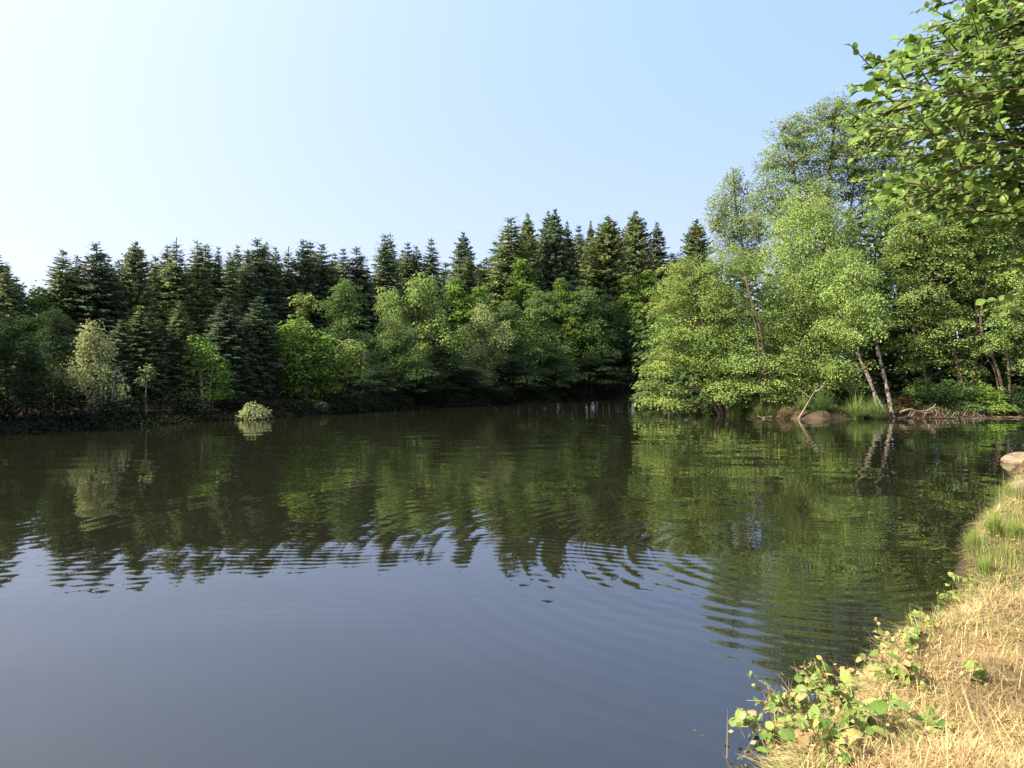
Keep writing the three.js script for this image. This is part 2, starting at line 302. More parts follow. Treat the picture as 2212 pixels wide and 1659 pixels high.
const CONIFERS = [
  [-22, 575, 1.3, 's', 1, 'dark spruce cut by the left edge of the picture'], [1, 553, 1.22, 's', 1.1, 'dark spruce at the left edge'], [17, 567, 1.18, 's', 1, 'dark spruce with a dense ragged right side'],
  [136, 539, 1.2, 's', 1, 'lone pointed spruce with open sky on its left'], [167, 553, 1.25, 's', 0.85, 'shorter slim spruce'], [211, 524, 1.18, 's', 1.05, 'tall pointed spruce above the pale birch'], [236, 552, 1.22, 'n', 1, 'slim half-hidden spruce'],
  [290, 521, 1.2, 'f', 0.85, 'dense broad conical fir'], [340, 553, 1.24, 's', 0.85, 'shorter spruce'], [363, 530, 1.3, 'n', 1, 'thin twin-like spruce standing close to a taller one'], [380, 515, 1.2, 's', 1.1, 'tall spruce with an airy tip'],
  [426, 518, 1.2, 's', 0.95, 'tall spruce with brownish upper twigs'], [444, 527, 1.25, 'n', 1.1, 'thin brown-tinged spruce'], [471, 533, 1.24, 'n', 0.9, 'slim spruce with a bare leader'], [498, 545, 1.2, 'n', 1, 'spruce with a faint low tip'],
  [513, 530, 1.28, 'n', 1, 'slim grey-green spruce'], [535, 540, 1.22, 'n', 1.1, 'grey-green spruce with drooping twigs'], [555, 515, 1.24, 's', 0.95, 'tallest spruce of the grey-green cluster'], [574, 527, 1.28, 's', 0.9, 'dark narrow spruce'],
  [597, 534, 1.3, 'n', 0.9, 'slender spruce with sparse top'], [625, 533, 1.26, 's', 0.9, 'spruce behind the tree with the thin bare top'], [657, 518, 1.26, 's', 0.95, 'tall spruce above the maple'], [671, 521, 1.3, 'n', 1, 'thin spruce close beside a taller one'],
  [698, 527, 1.26, 's', 0.9, 'pointed spruce'], [725, 546, 1.3, 'n', 0.9, 'short dark spruce in a dip of the skyline'], [742, 536, 1.2, 'n', 1.1, 'pale grey-green spruce, bushy'], [769, 533, 1.2, 's', 1, 'pale grey-green spruce above the ash'],
  [795, 576, 1.25, 'n', 0.9, 'low dark spruce beside a gap of sky'], [832, 506, 1.22, 'n', 1.2, 'tall shaggy spruce right of the gap'], [843, 503, 1.26, 's', 0.9, 'tall spruce pressed against a shaggy one'], [867, 540, 1.3, 'n', 0.9, 'small brownish spruce'],
  [880, 524, 1.26, 'n', 1.1, 'brownish spruce with a knotty top'], [900, 531, 1.24, 'n', 1, 'slim olive spruce'], [929, 515, 1.22, 'n', 1.1, 'single brown-tipped spruce standing free'], [1004, 501, 1.25, 'f', 1.0, 'broad round-shouldered dark fir standing free'],
  [1006, 552, 1.17, 'n', 1, 'short grey spruce in front of the broad fir'], [1105, 470, 1.24, 's', 1.0, 'open-branched spruce left of the tall firs'], [1140, 458, 1.24, 'f', 0.8, 'tall dense fir'], [1184, 456, 1.26, 'f', 0.85, 'tall fir with a pointed grey tip'],
  [1199, 451, 1.21, 'f', 0.9, 'tallest fir of the skyline'], [1224, 477, 1.24, 'f', 0.7, 'dark fir tucked beside the tallest'], [1250, 486, 1.4, 'n', 0.9, 'small distant spruce seen in a gap'], [1272, 477, 1.28, 'f', 0.75, 'olive fir with a rounded tip'],
  [1309, 467, 1.2, 'f', 1.15, 'big broad olive fir'], [1375, 455, 1.22, 'f', 0.9, 'tall dark fir with open sky on both sides'], [1416, 479, 1.24, 'f', 0.8, 'dark fir with layered branches'], [1451, 545, 1.3, 's', 0.9, 'low dark conifer behind the right-hand trees'],
  [1504, 473, 1.2, 'f', 1.0, 'isolated dark fir beside the right-hand trees'],
];
const UNDER = [[58, 735, 'young dark spruce at the water between the left edge and the pale birch'], [262, 690, 'dark mid-height spruce behind the drooping end of the pale birch'], [305, 660, 'dark mid-height spruce behind the slight grey stem'], [345, 690, 'dark mid-height spruce left of the slim birch'], [388, 650, 'dark mid-height spruce close left of the slim birch'], [490, 640, 'dark mid-height spruce right of the slim birch'], [525, 690, 'young dark spruce behind the grey willow bush'], [560, 640, 'dark mid-height spruce left of the maple']];
{
  UNDER.forEach(([u, v, label], i) => {
    seed(360 + i);
    const D = shoreDepth(u) * 1.06 + 1.2 + rr(0, 0.8), p = onGround(u, D), h = EYE + (HY - v) / F * D - p.y, proto = pick(conifers.s), o = proto.clone();
    o.name = numbered('spruce_tree'); o.userData = {}; o.position.copy(p); o.rotation.y = rnd() * 6.28;
    const sy = h / proto.userData.H; o.scale.set(sy * 1.9, sy, sy * 1.9); scene.add(o); tag(o, label, 'conifer');
  });
  // the row behind: their tips fill the gaps
  let n2 = 0;
  for (let u = -30, i = 0; u < 1500; u += 33, i++) {
    seed(380 + i);
    const at = u + rr(-10, 10), top = CONIFERS.filter((c) => Math.abs(c[0] - at) < 60).reduce((a, c) => a + c[1], 0) / Math.max(1, CONIFERS.filter((c) => Math.abs(c[0] - at) < 60).length);
    if (at > 60 && at < 120 || !top) continue;
    const D = (at > 1420 ? 92 : shoreDepth(at)) * rr(1.33, 1.5) + 5, p = onGround(at, D), h = EYE + (HY - top - rr(25, 60)) / F * D - p.y, proto = pick(pick([conifers.s, conifers.f, conifers.n])), o = proto.clone();
    o.name = numbered('background_conifer'); o.userData = {}; o.position.copy(p); o.rotation.y = rnd() * 6.28;
    const sy = h / proto.userData.H; o.scale.set(sy * 1.6, sy, sy * 1.6); scene.add(o); tag(o, 'dark conifer half hidden behind the skyline trees, ' + ORD[n2++] + ' from the left in the second row', 'conifer', 'second-row conifers');
  }
  const used = new Set();
  CONIFERS.forEach(([u, v, fac, kind, w, look], i) => {
    seed(300 + i);
    const sd = u > 1420 ? 92 : shoreDepth(u), D = sd * fac + 4, p = onGround(u, D), tipY = EYE + (HY - v) / F * D, h = tipY - p.y;
    const proto = pick(conifers[kind]), fresh = !used.has(proto), label = look + ', ' + ORD[i] + ' conifer from the left';
    const o = proto.clone(); o.name = numbered(kind === 'f' ? 'fir_tree' : 'spruce_tree'); o.userData = {};
    o.position.copy(p); o.rotation.y = rnd() * 6.28;
    const sy = h / proto.userData.H, sx = sy * w * (kind === 'f' ? 1.2 : 1.45) * rr(0.75, 1.25); o.scale.set(sx, sy, sx * rr(0.85, 1.15)); o.rotation.z = gauss() * 0.02;
    scene.add(o); tag(o, label, 'conifer', 'conifers along the far-bank skyline');
  });
}

// ---------------------------------------------------------------- broadleaved trees
// lobes: [centre, radii] in metres; each is filled with clumps of leaves, thinner towards the outside
function crownFaces(f, lobes, o) {
  o = { gapF: 0.75, ...o };
  const up = V(0, 1, 0), ls = o.leaf, cr = o.clump, n = V(0, 0, 0), dir = V(0, 0, 0), side = V(0, 0, 0), c = V(0, 0, 0), q = V(0, 0, 0);
  for (const [L, R] of lobes) {
    const area = 4 * Math.PI * Math.pow((Math.pow(R.x * R.y, 1.6) + Math.pow(R.x * R.z, 1.6) + Math.pow(R.y * R.z, 1.6)) / 3, 1 / 1.6);
    const N = Math.max(3, Math.round(area / (cr * cr) * 0.8 * (o.dense ?? 1)));
    const ltone = rr(0.88, 1.12);
    for (let k = 0; k < N; k++) {
      const z = rr(-1, 1), a = rnd() * 6.28, s = Math.sqrt(1 - z * z), rad = (rnd() < 0.72 ? rr(0.78, 1.1) : rr(0.3, 0.8));
      n.set(s * Math.cos(a), z, s * Math.sin(a));
      c.set(L.x + n.x * R.x * rad, L.y + n.y * R.y * rad, L.z + n.z * R.z * rad);
      if (noise(c.x * o.gapF + c.y * o.gapF * 0.7 + 31, c.z * o.gapF - c.y * o.gapF * 0.6 + L.x) < (o.gap ?? 0.3)) continue;
      const tone = ltone * rr(0.72, 1.25), yel = rr(0.9, 1.2), r = cr * rr(0.55, 1.15), m = Math.round((o.per ?? 60) * rr(0.6, 1.2) * r * r / (cr * cr));
      const flat = o.flat ?? 0.6, hang = o.weep ?? 0;
      const tilt = V(n.x * 0.5 + rr(-0.3, 0.3), 1, n.z * 0.5 + rr(-0.3, 0.3)).normalize();
      for (let j = 0; j < m; j++) {
        const rho = Math.pow(rnd(), 0.55), b = rnd() * 6.28, h = gauss() * flat * 0.55;
        let ox = Math.cos(b) * rho * r, oz = Math.sin(b) * rho * r, oy = h * r - rho * rho * r * 0.35 - tilt.x * ox - tilt.z * oz;
        if (hang) { oy -= Math.pow(rnd(), 2) * hang * r * 2.2; ox *= 0.8; oz *= 0.8; }
        q.set(c.x + ox, c.y + oy, c.z + oz);
        dir.set(Math.cos(b) + gauss() * 0.6, (hang ? -0.9 : -0.35) + gauss() * 0.5, Math.sin(b) + gauss() * 0.6).normalize();
        side.crossVectors(dir, V(tilt.x + gauss() * 0.95, tilt.y * 0.9, tilt.z + gauss() * 0.95)).normalize();
        const l = ls * rr(0.7, 1.3), v = tone * rr(0.9, 1.12);
        f.kite(q, dir, side, l, l * (o.wide ?? 0.62), [o.col[0] * v * yel, o.col[1] * v, o.col[2] * v * rr(0.7, 1.2)]);
      }
    }
  }
  return f;
}
// thin boughs from a stem to the lobes
function boughs(stem, lobes, r, extra = 2) {
  const out = [];
  for (const [L, R] of lobes) for (let k = 0; k < extra; k++) {
    const e = V(L.x + rr(-0.6, 0.6) * R.x, L.y + rr(-0.5, 0.7) * R.y, L.z + rr(-0.6, 0.6) * R.z);
    let best = stem[0], bd = 1e9;
    for (const s of stem) { const d = s.distanceTo(e) + (s.y > e.y - 0.3 ? 4 : 0); if (d < bd) { bd = d; best = s; } }
    const m = best.clone().lerp(e, 0.5); m.y += 0.15 * bd * rr(0, 0.6); m.x += rr(-0.1, 0.1) * bd; m.z += rr(-0.1, 0.1) * bd;
    out.push(tube([best, m, e], r * rr(0.25, 0.45), 0.008, 5, 7));
  }
  return out;
}
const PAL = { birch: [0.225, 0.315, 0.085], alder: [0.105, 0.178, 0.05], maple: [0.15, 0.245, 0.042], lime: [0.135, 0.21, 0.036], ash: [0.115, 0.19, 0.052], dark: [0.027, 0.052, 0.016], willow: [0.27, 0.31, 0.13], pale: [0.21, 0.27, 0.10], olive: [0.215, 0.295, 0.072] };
// a tree given in the picture at depth D: lobes [u, v, half width, half height, metres behind D, half depth / half width], stems as lists of [u, v, metres behind D]
function tree(s, D, spec) {
  seed(s);
  const { name, label, category = 'tree', group, lobes, stems = [], stemR = 0.12, bark = M.bark, mat = M.leaf, base } = spec;
  const p0 = onGround(base[0], D + (base[1] ?? 0)), k = D / F;
  const t = thing(name, p0, label, category, group);
  const lob = lobes.map(([u, v, a, b, dz = 0, q = 1]) => { const c = px(u, v, D); c.z -= dz; const ra = a * k; return [c.sub(p0), V(ra, b * k, Math.max(0.5, Math.min(ra, 2.6) * q))]; });
  const knots = [];
  stems.forEach((pts, i) => {
    const w = pts.map(([u, v, dz = 0]) => { const c = px(u, v, D); c.z -= dz; return c.sub(p0); });
    w[0].y = Math.min(w[0].y, -0.25);
    const r = stemR * (i ? rr(0.6, 0.85) : 1);
    part('trunk', tube(w, r, r * 0.35, 9, w.length * 6), bark, t);
    const c = new THREE.CatmullRomCurve3(w); for (let n = 3; n <= 12; n++) knots.push(c.getPoint(n / 12));
  });
  if (knots.length) for (const g of boughs(knots, lob, stemR, spec.extra ?? 2)) part('limb', g, spec.limbBark ?? bark, t);
  part('crown', crownFaces(new Faces(), lob, { gap: 0.16, ...spec }).geo(), mat, t);
  return t;
}

// generic broadleaved trees for the far bank, ten metres high and six wide, copied with their own size
function treeProto(s, kind, o) {
  seed(s);
  const r = new THREE.Group(), lobes = [], n = o.lobes ?? 11;
  for (let k = 0; k < n; k++) {
    const y = 2.2 + 7.0 * (k + rr(0, 0.8)) / n, t = (y - 2) / 8, w = (o.shape ?? ((t) => Math.sqrt(Math.max(0.05, 1 - Math.pow(Math.abs(t - 0.42) / 0.62, 2))))) (t), a = k * 2.4 + rr(-0.4, 0.4), d = 1.75 * w * rr(0.35, 1.3);
    lobes.push([V(Math.cos(a) * d, y, Math.sin(a) * d), V(1.2 * w * rr(0.55, 1.3) + 0.2, rr(0.55, 1.15), 1.2 * w * rr(0.55, 1.3) + 0.2)]);
  }
  lobes.push([V(rr(-0.3, 0.3), 9.1, rr(-0.3, 0.3)), V(0.6, 0.8, 0.6)]);
  const stems = [], knots = [];
  for (let k = 0; k < (o.stems ?? 1); k++) {
    const a = rnd() * 6.28, e = k ? 1.0 : 0.35, w = [V(0.12 * k, -0.4, 0.1 * k), V(Math.cos(a) * e * 0.4, 3, Math.sin(a) * e * 0.4), V(Math.cos(a) * e, 6, Math.sin(a) * e), V(Math.cos(a) * e * 1.2, 8.8, Math.sin(a) * e * 1.2)];
    part('trunk', tube(w, k ? 0.07 : 0.1, 0.02, 7, 14), o.bark ?? M.bark, r);
    const c = new THREE.CatmullRomCurve3(w); for (let n = 4; n <= 12; n++) knots.push(c.getPoint(n / 12));
  }
  part('limbs', mergeGeometries(boughs(knots, lobes, 0.09, 2)), o.bark ?? M.bark, r, 'stuff');
  part('crown', crownFaces(new Faces(), lobes, o).geo(), M.leaf, r);
  return r;
}
const cone = (t) => 1.25 - 1.05 * t, column = (t) => 0.9 - 0.45 * Math.pow(t, 3);
const G = { leaf: 0.17, clump: 0.6, per: 52, gap: 0.26 };
const BROAD = {
  birch: [treeProto(401, 'birch', { ...G, col: PAL.birch, weep: 0.8, shape: column, bark: M.birch, stems: 2 }), treeProto(402, 'birch', { ...G, col: PAL.pale, weep: 0.7, bark: M.birch })],
  alder: [treeProto(403, 'alder', { ...G, col: PAL.alder, stems: 2 }), treeProto(404, 'alder', { ...G, col: PAL.ash, shape: column })],
  maple: [treeProto(405, 'maple', { ...G, col: PAL.maple, flat: 0.35, lobes: 14, leaf: 0.2 }), treeProto(406, 'maple', { ...G, col: PAL.olive, flat: 0.4 })],
  beech: [treeProto(407, 'beech', { ...G, col: PAL.lime, flat: 0.22, shape: cone, lobes: 16, clump: 0.5 })],
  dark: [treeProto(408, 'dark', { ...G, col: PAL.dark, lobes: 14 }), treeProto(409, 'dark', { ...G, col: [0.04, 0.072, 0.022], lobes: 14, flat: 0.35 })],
};
const CATN = { birch: 'birch_tree', alder: 'alder_tree', maple: 'maple_tree', beech: 'beech_tree', dark: 'leafy_tree' };
const FARTREES = [
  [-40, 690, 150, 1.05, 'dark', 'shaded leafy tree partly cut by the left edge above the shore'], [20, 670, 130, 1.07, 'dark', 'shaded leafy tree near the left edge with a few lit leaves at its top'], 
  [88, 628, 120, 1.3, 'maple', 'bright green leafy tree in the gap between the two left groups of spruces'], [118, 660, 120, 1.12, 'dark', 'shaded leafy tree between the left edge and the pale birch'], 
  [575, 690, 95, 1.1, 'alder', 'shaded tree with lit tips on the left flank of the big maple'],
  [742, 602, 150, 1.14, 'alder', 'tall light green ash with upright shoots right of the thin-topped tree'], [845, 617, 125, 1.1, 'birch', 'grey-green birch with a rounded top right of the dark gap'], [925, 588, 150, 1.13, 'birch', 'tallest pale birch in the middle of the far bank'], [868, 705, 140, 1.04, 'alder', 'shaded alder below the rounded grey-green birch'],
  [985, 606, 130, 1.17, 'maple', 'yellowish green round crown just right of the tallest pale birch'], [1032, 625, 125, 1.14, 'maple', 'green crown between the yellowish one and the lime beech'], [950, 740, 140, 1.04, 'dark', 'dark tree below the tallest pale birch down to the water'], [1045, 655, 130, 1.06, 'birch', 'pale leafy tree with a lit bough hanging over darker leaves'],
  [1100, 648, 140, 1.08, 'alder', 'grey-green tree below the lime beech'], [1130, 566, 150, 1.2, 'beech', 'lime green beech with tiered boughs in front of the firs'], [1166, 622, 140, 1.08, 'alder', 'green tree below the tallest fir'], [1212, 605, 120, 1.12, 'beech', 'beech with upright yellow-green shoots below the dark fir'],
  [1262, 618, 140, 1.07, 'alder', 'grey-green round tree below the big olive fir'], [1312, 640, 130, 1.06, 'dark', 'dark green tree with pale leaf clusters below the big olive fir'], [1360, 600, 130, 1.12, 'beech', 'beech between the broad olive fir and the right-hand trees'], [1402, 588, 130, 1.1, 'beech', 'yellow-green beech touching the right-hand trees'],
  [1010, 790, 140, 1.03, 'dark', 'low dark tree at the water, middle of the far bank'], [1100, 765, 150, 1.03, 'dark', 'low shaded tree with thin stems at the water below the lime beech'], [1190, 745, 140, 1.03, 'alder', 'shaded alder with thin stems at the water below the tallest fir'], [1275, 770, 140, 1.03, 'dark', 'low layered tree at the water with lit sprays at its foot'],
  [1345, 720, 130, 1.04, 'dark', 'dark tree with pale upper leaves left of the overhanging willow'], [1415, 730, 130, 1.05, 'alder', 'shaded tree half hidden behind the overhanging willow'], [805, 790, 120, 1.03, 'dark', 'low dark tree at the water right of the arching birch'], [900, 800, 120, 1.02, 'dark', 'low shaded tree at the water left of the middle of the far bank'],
  [1440, 640, 110, 1.12, 'alder', 'green tree showing between the yellow-green beech and the overhanging willow'],
];
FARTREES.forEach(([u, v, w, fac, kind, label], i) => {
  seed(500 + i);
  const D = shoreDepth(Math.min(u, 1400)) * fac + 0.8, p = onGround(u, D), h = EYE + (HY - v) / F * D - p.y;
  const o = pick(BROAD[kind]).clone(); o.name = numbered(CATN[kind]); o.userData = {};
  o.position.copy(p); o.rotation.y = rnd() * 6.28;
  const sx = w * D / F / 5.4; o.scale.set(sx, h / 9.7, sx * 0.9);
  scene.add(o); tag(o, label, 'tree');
});

// trees of the far bank that have a shape of their own
{
  const D = 37.2;
  tree(601, D, { name: 'birch_tree', label: 'pale sunlit weeping birch with several white stems at the water on the left', base: [205], bark: M.birch, stemR: 0.1, col: PAL.willow, leaf: 0.13, clump: 0.4, per: 42, gap: 0.2, weep: 0.9, extra: 1,
    lobes: [[200, 715, 22, 28], [178, 745, 22, 24], [215, 745, 24, 26], [160, 775, 18, 24], [205, 790, 36, 34], [185, 815, 26, 24], [230, 810, 20, 16], [248, 800, 14, 12], [262, 825, 15, 22], [272, 840, 9, 16], [150, 792, 12, 10], [205, 845, 16, 16], [120, 800, 8, 12]],
    stems: [[[205, 905], [203, 860], [200, 790], [200, 720]], [[198, 905], [196, 865], [185, 800], [172, 750]], [[215, 905], [222, 860], [226, 815], [240, 795]], [[240, 800], [252, 800], [262, 812], [270, 835]], [[192, 905], [188, 860], [162, 800]]] });
  tree(602, D + 0.4, { name: 'leaning_tree', label: 'thin bare grey trunk leaning left out over the shore beside the pale birch', base: [195], bark: M.bark, stemR: 0.09, col: PAL.pale, leaf: 0.13, clump: 0.35, per: 18, extra: 2,
    lobes: [[118, 795, 8, 14], [112, 782, 10, 6], [135, 815, 8, 8]], stems: [[[195, 905], [172, 880], [155, 855], [132, 825], [118, 785]]] });
}
tree(603, 42, { name: 'birch_tree', label: 'slim birch with a lit bushy top and bare straight stems', base: [440], bark: M.birch, stemR: 0.085, col: PAL.maple, leaf: 0.16, clump: 0.42, per: 36, extra: 1,
  lobes: [[425, 745, 20, 24], [445, 755, 22, 20], [410, 760, 14, 18], [450, 785, 30, 28, 0.4], [425, 800, 26, 22, 0.4], [470, 810, 24, 24, 0.5], [398, 815, 10, 6], [450, 850, 34, 20, 0.8]], stems: [[[442, 890], [436, 830], [428, 740]], [[438, 890], [432, 820], [420, 760]], [[450, 888], [456, 820], [462, 770]]] });
tree(604, 39, { name: 'dead_tree', label: 'slight grey stem with almost no leaves between the pale birch and the slim birch', base: [316], bark: M.dead, stemR: 0.06, col: PAL.pale, leaf: 0.13, clump: 0.3, per: 12, lobes: [[318, 800, 12, 16], [310, 825, 14, 10]], stems: [[[316, 895], [315, 850], [320, 790]]], extra: 3 });
tree(605, 49.8, { name: 'maple_tree', label: 'large bright green maple reaching down to the water left of the middle', base: [660], stemR: 0.2, col: PAL.maple, leaf: 0.24, clump: 0.6, per: 30, gap: 0.1, flat: 0.28,
  lobes: [[640, 700, 26, 22], [652, 725, 34, 24], [618, 740, 30, 18], [690, 735, 30, 20], [600, 765, 34, 18], [655, 770, 50, 26], [705, 765, 30, 18], [580, 745, 16, 12], [640, 800, 46, 22], [690, 800, 40, 20, 0.5], [600, 800, 26, 16, 0.6], [650, 835, 48, 24, 0.5], [700, 840, 36, 20, 0.8], [660, 870, 48, 16, 0.4], [725, 865, 30, 14, 1]], stems: [[[662, 895], [658, 800], [650, 690]]] });
tree(606, 54, { name: 'leafy_tree', label: 'tall thin tree with a sparse olive top rising bare above the maple', base: [668], stemR: 0.1, bark: M.birch, col: PAL.olive, leaf: 0.2, clump: 0.45, per: 26, extra: 1,
  lobes: [[648, 640, 10, 12], [656, 655, 14, 14], [668, 650, 9, 14], [655, 672, 10, 8], [670, 640, 7, 7], [645, 650, 6, 6]], stems: [[[668, 890], [664, 760], [658, 690], [652, 640]]] });
tree(607, 51, { name: 'birch_tree', label: 'pale birch bent in an arch right of the maple, its bare bough shining', base: [712], bark: M.dead, stemR: 0.09, col: PAL.olive, leaf: 0.17, clump: 0.42, per: 36, weep: 0.9, extra: 2,
  lobes: [[755, 748, 22, 14], [775, 765, 18, 20], [785, 785, 10, 16], [758, 775, 20, 14], [772, 742, 14, 8]], stems: [[[712, 890], [712, 800], [722, 760], [752, 734], [775, 742], [790, 768]]] });
tree(608, 41.2, { name: 'willow_bush', label: 'small round grey-green willow bush standing in the water at the left', category: 'bush', base: [548], stemR: 0.04, col: PAL.willow, leaf: 0.13, clump: 0.3, per: 40, wide: 0.42,
  lobes: [[548, 880, 16, 12], [536, 892, 14, 10], [560, 890, 16, 12], [550, 895, 24, 9]], stems: [[[548, 906], [546, 880]], [[548, 906], [560, 884]]] });
tree(609, 48.6, { name: 'willow_bush', label: 'little pale spray of leaves just over the water under the maple', category: 'bush', base: [688], stemR: 0.02, col: PAL.willow, leaf: 0.14, clump: 0.3, per: 36, wide: 0.42, lobes: [[684, 880, 14, 5], [694, 874, 10, 7]], stems: [[[688, 890], [690, 872]]] });

// trees on the point at the right
const POINT = 'trees crowded on the point at the right';
tree(611, 45.5, { name: 'willow_tree', label: 'pale green willow leaning far out over the water at the left end of the point', group: POINT, base: [1575], stemR: 0.2, col: PAL.olive, leaf: 0.132, clump: 0.66, per: 114, flat: 0.5,
  lobes: [[1470, 590, 42, 30, 1], [1510, 575, 50, 30, 1.5], [1455, 650, 46, 40, 0.5], [1520, 650, 70, 60, 1], [1450, 710, 40, 34], [1500, 740, 66, 46], [1560, 720, 60, 60, 0.5], [1455, 765, 42, 30], [1425, 792, 34, 13, -0.5], [1500, 775, 40, 20, 0.3], [1405, 830, 30, 9, -1], [1445, 842, 24, 8, -1], [1428, 864, 34, 7, -1.2], [1395, 858, 16, 6, -1.2], [1465, 868, 22, 7, -0.8], [1560, 800, 50, 34], [1398, 806, 14, 6, -0.6], [1550, 858, 36, 18], [1385, 832, 10, 5, -1.2]],
  stems: [[[1578, 890], [1560, 830], [1530, 740], [1500, 640], [1490, 590]], [[1570, 890], [1520, 845], [1460, 838], [1410, 832]], [[1570, 885], [1520, 790], [1460, 760]]] });
tree(612, 60, { name: 'birch_tree', label: 'tall thin birch with drooping twigs, its tip against the sky left of the tallest crown', group: POINT, base: [1600], bark: M.birch, stemR: 0.14, col: PAL.pale, leaf: 0.15, clump: 0.5, per: 46, weep: 0.8,
  lobes: [[1583, 372, 16, 20], [1572, 400, 24, 22], [1600, 405, 26, 22], [1555, 435, 28, 22], [1590, 440, 36, 26], [1620, 445, 24, 24], [1545, 465, 24, 18], [1575, 480, 36, 24], [1615, 495, 40, 28], [1570, 520, 34, 26], [1640, 540, 40, 30], [1600, 560, 40, 30]], stems: [[[1605, 880], [1610, 600], [1590, 450], [1582, 365]]] });
tree(613, 58, { name: 'aspen_tree', label: 'tallest airy grey-green crown of the point, sky showing through its leaves', group: POINT, base: [1790], stemR: 0.24, gap: 0.2, col: [0.25, 0.325, 0.115], leaf: 0.15, clump: 0.62, per: 74, dense: 1.1,
  lobes: [[1805, 225, 28, 22], [1770, 250, 36, 24], [1835, 245, 40, 30], [1720, 270, 34, 24], [1680, 285, 30, 24], [1740, 300, 40, 26], [1800, 300, 60, 36], [1700, 330, 44, 28], [1660, 345, 30, 22], [1850, 320, 60, 50], [1760, 360, 60, 36], [1680, 380, 44, 30], [1830, 400, 70, 50], [1720, 430, 60, 40], [1890, 360, 60, 60], [1900, 460, 60, 60], [1870, 270, 50, 50], [1920, 300, 50, 60], [1955, 360, 50, 50], [1770, 420, 60, 44], [1665, 430, 40, 36], [1645, 480, 36, 34], [1690, 490, 50, 40]],
  stems: [[[1790, 880], [1780, 560], [1790, 380], [1805, 225]], [[1790, 700], [1740, 480], [1700, 330], [1685, 285]], [[1785, 600], [1840, 420], [1850, 300]]] });
tree(614, 46, { name: 'birch_tree', label: 'broad drooping birch of fine yellow-green leaves in the middle of the point', group: POINT, base: [1800, 1], bark: M.birch, stemR: 0.17, col: PAL.birch, leaf: 0.114, clump: 0.66, per: 121, weep: 0.9,
  lobes: [[1760, 425, 50, 36, 1], [1720, 460, 46, 40, 1], [1800, 460, 60, 44, 1], [1750, 520, 70, 50, 0.5], [1830, 520, 50, 50, 1], [1690, 550, 46, 50, 0.5], [1770, 590, 80, 50], [1710, 640, 60, 50], [1800, 650, 70, 50, 0.3], [1750, 710, 80, 44], [1690, 720, 50, 40, 0.3], [1820, 720, 50, 40, 0.6], [1740, 770, 60, 30]],
  stems: [[[1800, 880, 1], [1790, 760, 1], [1785, 600, 1], [1790, 480, 1], [1760, 420, 1]], [[1790, 760, 1], [1740, 640, 0.6], [1715, 520, 0.6]]] });
tree(615, 44, { name: 'alder_tree', label: 'green tree with a dark forked trunk showing bare in its crown, right of the willow', group: POINT, base: [1655], stemR: 0.13, col: PAL.birch, leaf: 0.123, clump: 0.66, per: 114,
  lobes: [[1590, 560, 44, 36, 1], [1550, 600, 40, 34, 1], [1640, 590, 40, 40, 1.2], [1575, 650, 50, 40, 0.8], [1690, 630, 30, 40, 1], [1600, 720, 40, 36, 0.8], [1680, 700, 36, 40, 0.8], [1560, 770, 50, 34, 0.3], [1620, 790, 56, 40], [1680, 780, 50, 36], [1590, 840, 60, 26], [1660, 840, 60, 26], [1720, 820, 44, 28]],
  stems: [[[1660, 890], [1652, 800], [1640, 720, -0.3], [1615, 640, -0.4], [1605, 590, -0.2]], [[1640, 720, -0.6], [1612, 680, -0.9], [1580, 655, -0.6]]] });
tree(616, 42.4, { name: 'birch_tree', label: 'leaning pinkish-white birch with trunks joining at the waterline on the point', group: POINT, base: [1926], bark: M.birch, stemR: 0.135, col: PAL.birch, leaf: 0.13, clump: 0.46, per: 50, extra: 1, weep: 0.5,
  lobes: [[1840, 560, 46, 36, 1], [1880, 590, 40, 36, 1], [1820, 620, 40, 30, 0.6], [1865, 660, 40, 24, 1.2], [1905, 640, 36, 34, 1.6], [1800, 700, 36, 20, 0.5], [1850, 720, 30, 14, 1], [1830, 790, 40, 24, 1.2], [1858, 655, 40, 34, -0.7], [1842, 590, 40, 30, -0.6], [1890, 705, 24, 22, -0.7], [1832, 722, 30, 16, -0.7], [1880, 780, 16, 10, -0.6]],
  stems: [[[1930, 884], [1914, 830], [1899, 770], [1884, 710], [1862, 650], [1838, 580]], [[1922, 882], [1890, 850], [1868, 800], [1846, 750], [1835, 715], [1795, 690]], [[1900, 862], [1880, 820], [1858, 775], [1850, 740]]] });
tree(617, 47, { name: 'alder_tree', label: 'big round-topped green tree in the right part of the point, dark hollow below its crown', group: POINT, base: [2090], stemR: 0.2, col: PAL.birch, leaf: 0.132, clump: 0.66, per: 110,
  lobes: [[2000, 395, 60, 40, 2], [2080, 380, 70, 44, 2], [2160, 390, 70, 50, 2], [1945, 430, 50, 40, 2], [2010, 465, 70, 40], [1960, 500, 50, 40], [2080, 470, 80, 44], [2020, 530, 80, 44], [2110, 530, 70, 46], [1950, 570, 50, 44], [2040, 590, 70, 40], [1985, 640, 50, 30], [2100, 610, 60, 40, 0.6], [1960, 690, 46, 24, 0.6], [2050, 680, 60, 30, 1], [1990, 740, 50, 26, 1], [2060, 760, 60, 24, 1], [2040, 715, 40, 26, -0.8], [1990, 780, 36, 20, 0.6], [2095, 800, 40, 18, 0.8]],
  stems: [[[2092, 870], [2060, 760], [2035, 640], [2020, 480]], [[2100, 870], [2110, 700], [2090, 500]], [[2010, 850], [1995, 790], [1985, 720]]] });
